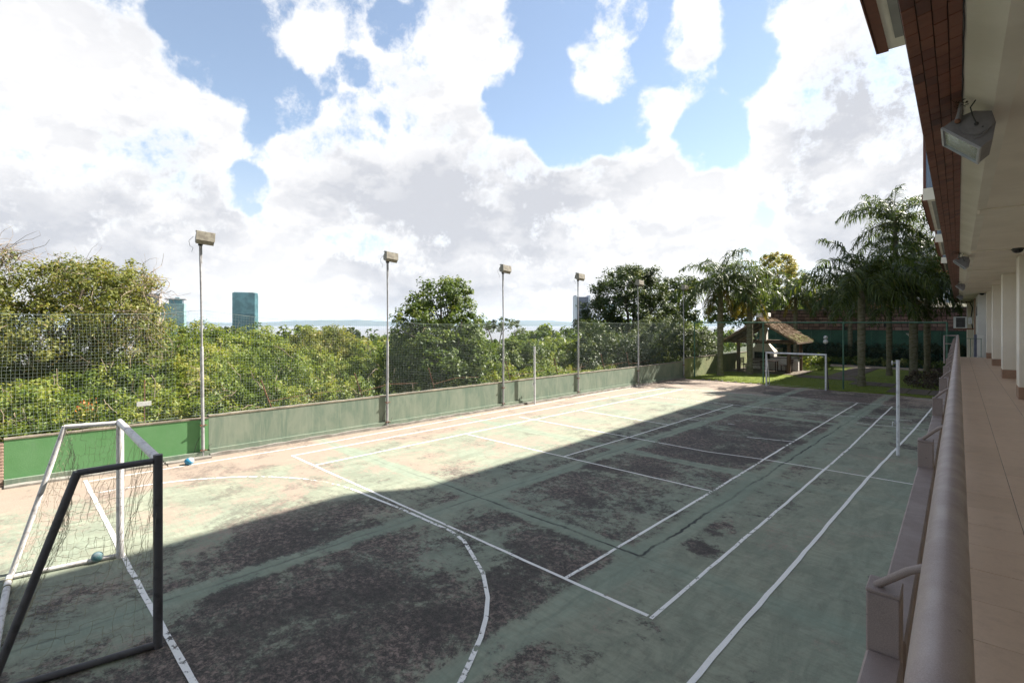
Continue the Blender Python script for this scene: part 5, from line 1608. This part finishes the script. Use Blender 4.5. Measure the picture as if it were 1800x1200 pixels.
# hedge and strip of plants
hl = [( -1.0 + i * .62, 46.6 + .12 * sin(i * 1.7), .95, .62, .95) for i in range(24)]
P, N_, S, V = foliage(hl, 150, .075, (.15, .3), 30, -.7, .05, core=.4)
hd = leaf_object('hedge', P, N_, S, V, LEAF_HEDGE)
prop(hd, 'long dark clipped hedge in front of the boundary wall', 'hedge')
pl = []
for i in range(70):
    x = -.2 + i * .185
    r = rnd.uniform(.22, .42)
    pl.append((x, 45.65 + rnd.uniform(-.15, .2), .18 + r * .5, r, r * .85))
P, N_, S, V = foliage(pl, 120, .12, (.12, .25), 14, -.3, .1, core=.2)
V = V + .35 * np.exp(-((P[:, 0] - 7.9) / .9) ** 2)
gp_ = leaf_object('border_plants', P, N_, S, V, LEAF_PALE)
prop(gp_, 'strip of broad-leaved border plants along the path before the hedge', 'plants', kind='stuff')
kb = [(3.9, 38.2, .55, .75, .6), (3.4, 38.9, .6, .6, .55), (4.4, 38.6, .45, .5, .45)]
P, N_, S, V = foliage(kb, 170, .08, (.14, .26), 26, -.6, .05)
o = leaf_object('round_bush', P, N_, S, V, LEAF_BRIGHT); prop(o, 'rounded green bush behind the right eave of the kiosk', 'bush')
db = [(11.0, 31.2, .3, .9, .42), (11.3, 30.2, .28, .8, .4), (10.8, 32.4, .32, .8, .45), (11.6, 32.0, .4, .7, .5), (11.5, 33.6, .4, .7, .5)]
P, N_, S, V = foliage(db, 190, .06, (.12, .25), 30, -.4, .1)
o = leaf_object('dry_ground_shrub', P, N_, S, V, leaf_mat('dry_shrub_leaves', [(0, (.05, .035, .025)), (.6, (.10, .07, .05)), (1, (.15, .10, .06))], .15)); prop(o, 'low dry brown shrub on the lawn beside the railing', 'shrub')
rb = [(12.2 - .1 * i, 36 + 1.0 * i, .45, .6, .55) for i in range(7)]
P, N_, S, V = foliage(rb, 130, .1, (.14, .26), 20, -.5, .1)
o = leaf_object('leafy_border', P, N_, S, V, LEAF_MID); prop(o, 'dark leafy shrubs along the lawn beside the far railing', 'shrubs', kind='stuff')

# grass blades on the near lawn
n = 26000
x = RNG.uniform(-.6, 12.6, n)
y = 26.2 + RNG.random(n) ** 1.5 * 9
sl = ~(((x > 4.1) & (x < 7.7) & (y > 31.5) & (y < 33.5)) | ((x > 7.6) & (x < 9.8) & (y > 29.3) & (y < 31.6)) | ((x > 9.7) & (x < 12.4) & (y > 26.6) & (y < 29.4)))
x, y = x[sl], y[sl]; n = len(x)
P = np.stack([x, y, np.full(n, .055)], 1)
h = RNG.uniform(.03, .085, n)
w = np.stack([RNG.normal(size=n), RNG.normal(size=n), np.zeros(n)], 1); w = unit(w) * .006
tip = P + np.stack([RNG.normal(0, .02, n), RNG.normal(0, .02, n), h], 1)
V_ = np.stack([P - w, P + w, tip], 1).reshape(-1, 3)
me = bpy.data.meshes.new('grass'); me.from_pydata(V_.tolist(), [], np.arange(3 * n).reshape(-1, 3).tolist())
at = me.attributes.new('var', 'FLOAT', 'FACE'); at.data.foreach_set('value', RNG.random(n).astype(np.float32))
me.materials.append(GRASS)
prop(link('grass', me), 'short grass blades standing along the lawn edge', 'grass', kind='stuff')
# kerb stones along the lawn edge
ks = MB().bbox(-.09, .09, -.05, .05, -.06, .07, .015).mesh('kerb_stone', CONCRETE)
for i in range(9):
    u = .3 + i * .42
    link('kerb_stone', ks, lawn, (u, interp(u, [e[0] for e in edge], [e[1] for e in edge]) - .05, .0), (0, 0, rnd.uniform(-.3, .3)), (rnd.uniform(.6, 1.1), 1, rnd.uniform(.6, 1)))

# ---- houses beyond the wall
H1 = thing('neighbour_house', 'cream house with red clay tile roof and lattice windows beyond the stone wall', 'house', (8.4, 74, 1.4), 0.35)
MB().box(-5, 5, 0, 6, -1.6, 7.6).build('wall', CREAM, H1)
MB().prism([(-5.6, 7.62), (5.6, 7.62), (5.6, 7.75), (0.2, 10.4), (-.2, 10.4), (-5.6, 7.75)], -.8, 6.5).build('roof', ROOFTILE, H1)
mb = MB()
mb.add([(-5.6, -.6, 7.7), (5.6, -.6, 7.7), (5.6, 2.9, 10.3), (-5.6, 2.9, 10.3), (-5.6, -.6, 7.6), (5.6, -.6, 7.6)], [(0, 1, 2, 3), (4, 5, 1, 0)])
ro = mb.build('front_roof', ROOFTILE, H1)
for k in range(38):
    x = -5.5 + k * .295
    MB().tube([(x, -.66, 7.72), (x, 2.9, 10.36)], .075, 5).build('tile_row', ROOFTILE, ro)
for i in range(2):
    x = -1.2 + i * 2.6
    MB().box(x - 1.0, x + 1.0, -.04, -.002, 4.7, 7.0).build('window', GLASS, H1)
    fr = MB()
    for k in range(5): fr.box(x - 1.0 + k * .5 - .05, x - 1.0 + k * .5 + .05, -.09, -.042, 4.7, 7.0)
    for k in range(6): fr.box(x - 1.0, x + 1.0, -.088, -.044, 4.68 + k * .46 - .05, 4.68 + k * .46 + .05)
    fr.build('lattice', WHITEWALL, H1)
H2 = thing('brick_house', 'low orange brick house glimpsed between the palm crowns beyond the wall', 'house', (1.8, 70, 0), 0.5)
MB().box(-6, 6, 0, 6, 0, 6.1).build('wall', BRICKHOUSE, H2)
MB().prism([(-6.5, 6.12), (6.5, 6.12), (0, 8.0)], -.5, 6.5).build('roof', ROOFTILE, H2)
for k in range(3):
    MB().box(-4.2 + 3.2 * k, -2.8 + 3.2 * k, -.04, -.002, 3.9, 5.3).build('window', GLASS, H2)

# ================================================================== THE BUILDING AND ITS CORRIDOR
BA = 0.0454
BC, BS = cos(BA), sin(BA)
FZ = 2.08          # corridor floor level


def bld(x, d, z=0.0):
    return (CAMX + x * BC - d * BS, CAMY + x * BS + d * BC, z)


Z0 = 3.68          # heights below are given relative to the eye level of the balcony
B = thing('apartment_building', 'cream building with ground-floor gallery, brown tiled parapet and bay windows above', 'building', bld(0, 0, 0), BA)
# floor slab and supporting wall
MB().box(-.085, 9.0, -12, 31.6, 1.80, FZ - .012).build('gallery_slab', SOFFIT, B)
MB().box(-.02, 9.0, -12, 31.4, -.3, 1.798).build('podium_wall', WHITEWALL, B)
MB().box(-.083, 2.59, -12, 31.55, FZ - .0115, FZ - .004).build('floor_bed', FLOORGROUT, B)
xs_ = [-.083, .372, .827, 1.282, 1.737]
ftm = {}
nft = 0
for i in range(3):
    a, b = xs_[i], xs_[i + 1]
    w = b - a - .006
    me = MB().bbox(-w / 2, w / 2, -.2445, .2445, -.010, 0, .002).mesh('floor_tile', FLOORTILE)
    for k in range(66):
        d = -1.0 + k * .495
        if d + .25 > 31.5: break
        link('floor_tile', me, B, ((a + b) / 2, d + .2475, FZ + rnd.uniform(-.0012, .0012)))
        nft += 1
mb = MB()
for i in range(3, 6):
    a, b = 1.282 + (i - 3) * .44, 1.282 + (i - 2) * .44
    for k in range(66):
        d = -1.0 + k * .495
        if d + .25 > 31.5: break
        mb.box(a + .003, b - .003, d + .003, d + .492, FZ - .010, FZ)
o = mb.build('outer_floor_tiles', FLOORTILE, B); o['kind'] = 'stuff'
# rear wall of the gallery
MB().box(2.6, 2.9, -12, 33, FZ, Z0 + 1.405).build('rear_wall', CREAM, B)
# ceiling with shallow cross beams
MB().box(.175, 9.0, -12, 50, Z0 + 1.41, Z0 + 1.60).build('gallery_ceiling', SOFFIT, B)
for d in (8.7, 13.6, 18.4, 23.3, 28.3, 33.2, 38.2, 43.0):
    MB().prism([(.176, Z0 + 1.409), (.20, Z0 + 1.392), (2.58, Z0 + 1.392), (2.58, Z0 + 1.409)], d - .16, d + .16).build('ceiling_beam', SOFFIT, B)
# edge: plaster strip, sloped tiled parapet
Ax, Az = .016, Z0 + 1.5
Bx, Bz = .172, Z0 + 1.408
Tx, Tz = -.207, Z0 + 1.455
MB().prism([(Ax, Az), (Bx, Bz), (.3, Bz + .003), (.3, Az + .2), (Ax + .05, Az + .05)], -12, 50).build('edge_strip', STRIP, B)
sl = np.array([Tx - Ax, 0, Tz - Az]); SLn = np.linalg.norm(sl); sl = sl / SLn
nr = np.array([-sl[2], 0, sl[0]])           # outward normal (down and out)
if nr[2] > 0: nr = -nr


def sloped(s_, o_):
    q = np.array([Ax, 0, Az]) + sl * s_ + nr * o_
    return (q[0], q[2])


MB().prism([sloped(0, -.004), sloped(SLn, -.004), (Tx, Tz + .60), (Ax + .3, Az + .55), (Ax + .3, Az + .21), (Ax + .02, Az + .02)], -12, 50).build('parapet_core', GROUT, B)
rows = 4
rw = SLn / rows
TL = 0.138
ANG = atan2(sl[2], sl[0])
tm = MB().bbox(-.0262, .0262, -TL / 2 + .0025, TL / 2 - .0025, -.004, .008, .0018).mesh('facade_tile', FASCIA)
cnt = 0
far_t = MB()
for k in range(0, 340):
    d = 2.6 + k * TL
    if d > 49.8: break
    for r_ in range(rows):
        off = (TL * .5 if r_ % 2 else 0) * .35
        cx_, cz_ = sloped((r_ + .5) * rw, 0.0)
        jit = rnd.uniform(-.0016, .0016)
        if cnt < 300:
            o = link('facade_tile', tm, B, (cx_, d + off, cz_), (0, -ANG, 0), (1, 1, 1))
            o.location = (cx_ + nr[0] * jit, d + off, cz_ + nr[2] * jit)
            # tile face must look outwards
            cnt += 1
        else:
            c0 = sloped(r_ * rw + .0018, .008 + jit); c1 = sloped((r_ + 1) * rw - .0018, .008 + jit)
            b0 = sloped(r_ * rw + .003, -.003); b1 = sloped((r_ + 1) * rw - .003, -.003)
            y0, y1 = d + off - TL / 2 + .0025, d + off + TL / 2 - .0025
            far_t.add([(c0[0], y0, c0[1]), (c1[0], y0, c1[1]), (c1[0], y1, c1[1]), (c0[0], y1, c0[1]), (b0[0], y0, b0[1]), (b1[0], y0, b1[1]), (b1[0], y1, b1[1]), (b0[0], y1, b0[1])],
                      [(0, 1, 2, 3), (0, 4, 5, 1), (1, 5, 6, 2), (2, 6, 7, 3), (3, 7, 4, 0)])
o = far_t.build('far_facade_tiles', FASCIA, B); o['kind'] = 'stuff'
# thin black tube standing in for the dark gap between tiles and plaster
q_ = random.Random(9)
MB().tube([(Ax + .004 + q_.uniform(-.003, .003), 2.6 + k * .12, Az - .006 + q_.uniform(-.004, .002)) for k in range(28)], .0035, 5).build('joint_gap_line', DARKMETAL, B, fix=False)
# upper walls
MB().box(-.14, 9.0, -25, 50, Z0 + 2.06, 19.58).build('upper_wall', CREAM, B)
MB().box(.32, 9.0, -12, 50, Z0 + 1.602, Z0 + 2.05).build('floor_edge', SOFFIT, B)
# bays
for bi, (d0, d1) in enumerate(((-4, 6.9), (16.0, 21.5), (24.6, 29.5), (33.5, 38.5))):
    zb = Z0 + 3.0
    MB().box(-.66, -.142, d0, d1, zb + .006, zb + .30).build('bay_slab', STRIP, B)
    MB().box(-.672, -.575, d0 - .004, d1 + .004, zb - .012, zb + .004).build('bay_edge_tile', FASCIA, B)
    MB().box(-.686, -.662, d0 + .0, d1, zb - .012, zb + .15).build('bay_edge_tile', FASCIA, B)
    MB().box(-.50, -.22, d0 + .25, d1 - .25, zb - .002, zb + .004).build('soffit_panel', BEIGEPANEL, B)
    w = MB().box(-.63, -.143, d0 + .05, d1 - .05, zb + .302, zb + 1.9).build('bay_window', GLASS, B)
    fr = MB()
    n = max(3, int((d1 - d0) / 1.1))
    for k in range(n + 1):
        d = d0 + .04 + (d1 - d0 - .08) * k / n
        fr.box(-.655, -.60, d - .035, d + .035, zb + .302, zb + 1.9)
    for x in (-.655, -.40, -.20):
        fr.box(x, x + .05, d0 + .01, d0 + .045, zb + .302, zb + 1.9)
    fr.box(-.656, -.61, d0, d1, zb + 1.86, zb + 1.94)
    fr.build('window_frame', simple('brown_window_frame', (.14, .05, .035), (.10, .035, .025), .5, 4, bstr=0), w)
    MB().box(-.66, -.142, d0, d1, zb + 1.942, zb + 2.4).build('bay_head', STRIP, B)
# unseen roof slab, outline shaped to throw the shadow edge on the court
SH = 20.3
oxy = [(4.29, -14), (4.28, -3.86), (4.13, -0.19), (4.97, 1.16), (4.85, 6.4), (4.52, 13.7), (4.2, 20.5), (2.9, 20.55), (3.6, 22.0), (4.0, 25.0), (4.0, 40.0)]
pl_ = [(a + SH * .363, b + SH * .932) for a, b in oxy]
loc = []
for (x, y) in pl_:
    dx, dy = x - CAMX, y - CAMY
    loc.append((dx * BC + dy * BS, -dx * BS + dy * BC))
loc += [(9, loc[-1][1]), (9, loc[0][1])]
MB().slab(loc, 19.6, 19.98).build('roof', CONCRETE, B)
MB().box(.4, 9.0, 50.02, 62, 5.4, 19.58).build('upper_wall', CREAM, B)
MB().box(2.0, 9.0, 33.1, 62, -.3, 5.39).build('lower_wing', WHITEWALL, B)
# columns along the gallery
colm = MB().bbox(0, 1.65, 0, .62, .25, Z0 + 1.408 - FZ - .002, .006).mesh('column', CREAM)
basem = MB().bbox(-.006, 1.656, -.008, .628, .001, .249, .003).mesh('column_base', BASETILE)
for d in (3.9, 9.4, 14.9, 20.2, 25.9, 31.0):
    c = link('column', colm, B, (.945, d, FZ))
    link('column_base', basem, c, (0, 0, 0))
# service wing seen at the end of the gallery
MB().box(.70, 2.0, 33.0, 44, -.3, Z0 + 1.36).build('end_wing', WHITEWALL, B)
MB().box(.685, .698, 34.2, 35.6, Z0 + .35, Z0 + 1.0).build('wing_window', GLASS, B)
MB().box(.45, 2.0, 44.02, 50, -.3, Z0 + 1.30).build('far_wing', CREAM, B)
MB().tube([(.66, 37.0, 1.0), (.66, 37.0, Z0 + .7), (.66, 37.0, Z0 + 1.3)], .035, 8).build('downpipe', BASETILE, B, smooth=True)
MB().tube([(.63, 40.3, Z0 - .4), (.55, 40.2, Z0 + .2), (.62, 40.3, Z0 + .9), (.5, 40.3, Z0 + 1.2)], .03, 6).build('service_pipe', DARKMETAL, B, smooth=True)

# door leaf standing open at the gallery end
DR = thing('blue_gate', 'slate blue metal gate leaf with white sheet, open at the end of the gallery', 'gate', bld(.66, 31.9, FZ), BA)
MB().bbox(-.12, -.02, 0, .05, 0, 1.05, .006).build('frame', simple('slate_blue_paint', (.12, .13, .19), (.09, .10, .15), .5, 3, bstr=0), DR)
MB().bbox(-.02, .22, .01, .03, .05, 1.0, .004).build('sheet', WHITEWALL, DR)
BR = thing('end_railing', 'thin dark railing bar crossing the end of the gallery', 'railing', bld(.3, 31.75, FZ), BA)
MB().tube([(-.30, 0, .86), (.5, 0, .86)], .014, 6).build('bar', GREENPAINT, BR)
for x in (-.28, .12, .48): MB().tube([(x, 0, -.2), (x, 0, .86)], .012, 6).build('upright', GREENPAINT, BR)

AC = thing('air_conditioner', 'white wall-hung air conditioner with dark fan grille at the far end of the gallery', 'air conditioner', bld(.08, 38.6, Z0 - .42), BA)
MB().bbox(-.30, .30, 0, .36, .1, .76, .02).build('casing', ACWHITE, AC)
MB().bbox(-.19, .20, -.012, -.002, .15, .71, .004).build('fan_grille', DARKMETAL, AC)
mb = MB()
for k in range(7): mb.box(-.18, .19, -.02, -.014, .18 + k * .075, .19 + k * .075)
mb.build('grille_bar', GREYBOX, AC)
MB().bbox(.32, .5, .0, .3, .35, .74, .01).build('electrical_box', ACWHITE, AC)
MB().box(-.3, .7, .1, .3, .03, .098).build('bracket', RUST, AC)

# ---- balcony railing
R_ = thing('balcony_railing', 'thick mauve-grey tubular handrail on box posts along the gallery edge', 'railing', bld(-.1, 3, FZ), BA)
RX = .1            # root sits at x = -0.1
RD = -3.0
rz_ = Z0 - FZ


def rp(x, d, z):
    return (x + RX, d + RD, z + rz_)


MB().tube([rp(-.0235, -3, -.6), rp(-.0235, 10, -.6), rp(-.0235, 20, -.6), rp(-.0235, 31.0, -.6)], .0447, 40).build('handrail', RAIL, R_, smooth=True)
pd = [1.735 + 2.4 * k for k in range(-1, 13)]
for d in pd:
    a = rp(-.197, d, -1.62); b = rp(-.119, d + .10, -.75)
    po = MB().bbox(a[0], b[0], a[1], b[1], a[2], b[2] - .012, .004).build('post', RAILBOX, R_)
    MB().bbox(a[0] - .001, b[0] + .001, a[1] - .001, b[1] + .001, b[2] - .0115, b[2], .003).build('post_cap', RAILBOX, po)
    MB().tube([rp(-.175, d + .035, -.749), rp(-.1, d - .02, -.665), rp(-.035, d - .055, -.615)], .0105, 10).build('strut', RAILBOX, R_, smooth=True)
for d0, d1 in zip(pd[:-1], pd[1:]):
    a = rp(-.196, d0 + .102, -1.12); b = rp(-.113, d1 - .002, -.92)
    MB().bbox(a[0], b[0], a[1], b[1], a[2], b[2], .006).build('box_beam', RAILBOX, R_)
for d in pd:
    a = rp(-.118, d + .02, -1.35)
    MB().box(a[0], a[0] + .032, a[1], a[1] + .06, a[2], a[2] + .08).build('bracket', RAILBOX, R_)
MB().tube([rp(-.0235, 30.96, -.6), rp(-.25, 31.0, -.6), rp(-.5, 31.0, -.6), rp(-.5, 31.0, -1.9)], .03, 10).build('end_return', RAIL, R_, smooth=True)
MB().tube([rp(-.5, 31.0, -.98), rp(-.03, 31.0, -.98)], .02, 8).build('end_bar', RAIL, R_, smooth=True)


# ---- floodlights under the parapet
def wall_flood(label, d):
    r = thing('wall_floodlight', label, 'floodlight', bld(.05, d, Z0 + 1.4), BA, 'floodlights under the tiled parapet')
    O = np.array([.05, Z0 + 1.4])
    prof = [(-.079, 1.326), (.1105, 1.148), (.1636, 1.194), (.181, 1.292), (.1615, 1.372), (.0765, 1.395), (-.0085, 1.372)]
    pr = [(x - .05, z - 1.4) for x, z in prof]
    MB().prism(pr, 0, .43).build('housing', GREYBOX, r)
    g0, g1 = np.array(pr[0]), np.array(pr[1])
    e = (g1 - g0) / np.linalg.norm(g1 - g0); n_ = np.array([e[1], -e[0]])
    if n_[1] > 0: n_ = -n_
    fr = MB()

    def bar(a0, a1, y0, y1, t0, t1):
        pts = [g0 + e * a0 + n_ * t0, g0 + e * a1 + n_ * t0, g0 + e * a1 + n_ * t1, g0 + e * a0 + n_ * t1]
        fr.prism([tuple(q) for q in pts], y0, y1)
    Lg = np.linalg.norm(g1 - g0)
    bar(-.004, .012, -.004, .434, .001, .014); bar(Lg - .012, Lg + .004, -.004, .434, .001, .014)
    bar(.0125, Lg - .0125, -.004, .012, .001, .014); bar(.0125, Lg - .0125, .418, .434, .001, .014)
    fr.build('lens_frame', simple('pale_lens_frame', (.42, .42, .43), (.34, .34, .35), .4, 8, .2, 0), r)
    a, b = g0 + e * .0125 + n_ * .005, g1 - e * .0125 + n_ * .005
    mbg = MB().add([(a[0], .0125, a[1]), (b[0], .0125, b[1]), (b[0], .4175, b[1]), (a[0], .4175, a[1])], [(0, 1, 2, 3)])
    mbg.build('lens', FLOODGLASS, r)
    dc = np.array([.0879 - .05, 1.300 - 1.4])
    mbd = MB()
    for (R1, y0, y1) in ((.078, -.013, -.001), (.070, -.017, -.0135)):
        mbd.add([(dc[0] + R1 * cos(2 * pi * k / 32) * 1.05, y, dc[1] + R1 * .86 * sin(2 * pi * k / 32)) for y in (y0, y1) for k in range(32)],
                [tuple(range(32)), tuple(range(63, 31, -1))] + [(k, (k + 1) % 32, 32 + (k + 1) % 32, 32 + k) for k in range(32)])
    cv = mbd.build('end_cover', GREYBOX, r)
    MB().tube([(dc[0], -.026, dc[1]), (dc[0], -.0175, dc[1])], .012, 12).build('gland', DARKMETAL, cv)
    MB().tube([(dc[0] + .03, -.021, dc[1] - .025), (dc[0] + .03, -.0175, dc[1] - .025)], .005, 10).build('screw', DARKMETAL, cv)
    MB().tube([(dc[0] + .055, -.02, dc[1] - .05), (dc[0] + .02, -.02, dc[1] - .085), (dc[0] - .01, -.018, dc[1] - .09)], .004, 6).build('clip', GREYBOX, cv, smooth=True)
    MB().tube([(dc[0], -.026, dc[1]), (dc[0] - .02, -.06, dc[1] + .05), (dc[0] - .03, -.07, dc[1] + .1), (dc[0] - .015, -.05, dc[1] + .13), (dc[0] - .005, -.04, dc[1] + .15)], .004, 6).build('cable', DARKMETAL, r, smooth=True)
    MB().tube([(-.055, -.012, -.055), (-.045, -.02, -.01), (-.035, -.02, .06)], [.016, .014, .012], 8).build('bracket_arm', GREYBOX, r, smooth=True)
    MB().ball((-.055, -.016, -.055), .017, 10, 7).build('bracket_knob', RUST, r, smooth=True)
    rs_ = MB()
    q = random.Random(int(d * 10))
    for k in range(60):
        a_ = q.uniform(0, 2 * pi); rr = q.uniform(.01, .04)
        c = np.array([-.036 + rr * cos(a_), -.02 + rr * sin(a_), .05 + q.uniform(-.02, .025)])
        rs_.tube([c, c + np.array([q.uniform(-.014, .014), q.uniform(-.014, .014), q.uniform(-.01, .01)])], .0016, 3, False)
    o = rs_.build('dry_nest', simple('nest_straw', (.06, .045, .03), (.04, .03, .02), .95, 9, bstr=0), r, fix=False); o['kind'] = 'stuff'
    return r


m, t, p = new_mat('streaky_flood_glass')
co = t.add('ShaderNodeTexCoord').outputs['Object']
n = t.noise(t.mapping(co, (20, 9, 20)), 1.6, 8, 0.7, .8)
t.put(p.inputs['Base Color'], t.ramp(n, [(0, (.16, .22, .23)), (.42, (.36, .45, .45)), (.58, (.62, .68, .67)), (1, (.9, .92, .9))]))
p.inputs['Roughness'].default_value = .12; p.inputs['Metallic'].default_value = .75
bump(t, p, n, .25, .01)
FLOODGLASS = m
fll = ['grey floodlight hanging closest, under the tiled parapet at upper right', 'second grey floodlight along the tiled parapet, behind the closest one', 'third grey floodlight along the tiled parapet', 'farthest grey floodlight under the end of the tiled parapet']
for i, d in enumerate((4.5, 14.2, 24.0, 34.0)):
    wall_flood(fll[i], d)
# ---- dome cameras
for i, (d, lb) in enumerate(((13.5, 'small dark dome camera on the gallery ceiling, the closer one'), (35.0 - 2.0, 'small dark dome camera on the gallery ceiling, the farther one'))):
    r = thing('dome_camera', lb, 'camera', bld(.84, d, Z0 + 1.41), BA)
    MB().tube([(0, 0, -.03), (0, 0, -.001)], [.095, .10], 20).build('base', DARKMETAL, r, smooth=True)
    MB().ball((0, 0, -.03), .08, 18, 10, 1, 1, .8).build('dome', simple('smoked_dome', (.02, .02, .022), (.025, .025, .03), .15, 4, bstr=0), r, smooth=True)

# ================================================================== AIR
m = bpy.data.materials.new('thin_haze')
m.use_nodes = True
nt = m.node_tree
nt.nodes.clear()
vo = nt.nodes.new('ShaderNodeVolumePrincipled')
vo.inputs['Color'].default_value = (0.60, 0.78, 1.0, 1)
vo.inputs['Density'].default_value = 0.000034
vo.inputs['Anisotropy'].default_value = 0.2
ou = nt.nodes.new('ShaderNodeOutputMaterial')
nt.links.new(vo.outputs[0], ou.inputs['Volume'])
hz = MB().box(-24000, 24000, -24000, 24000, -90, 130).build('haze', m)
prop(hz, 'thin pale summer haze over the lake and far hills', kind='stuff')
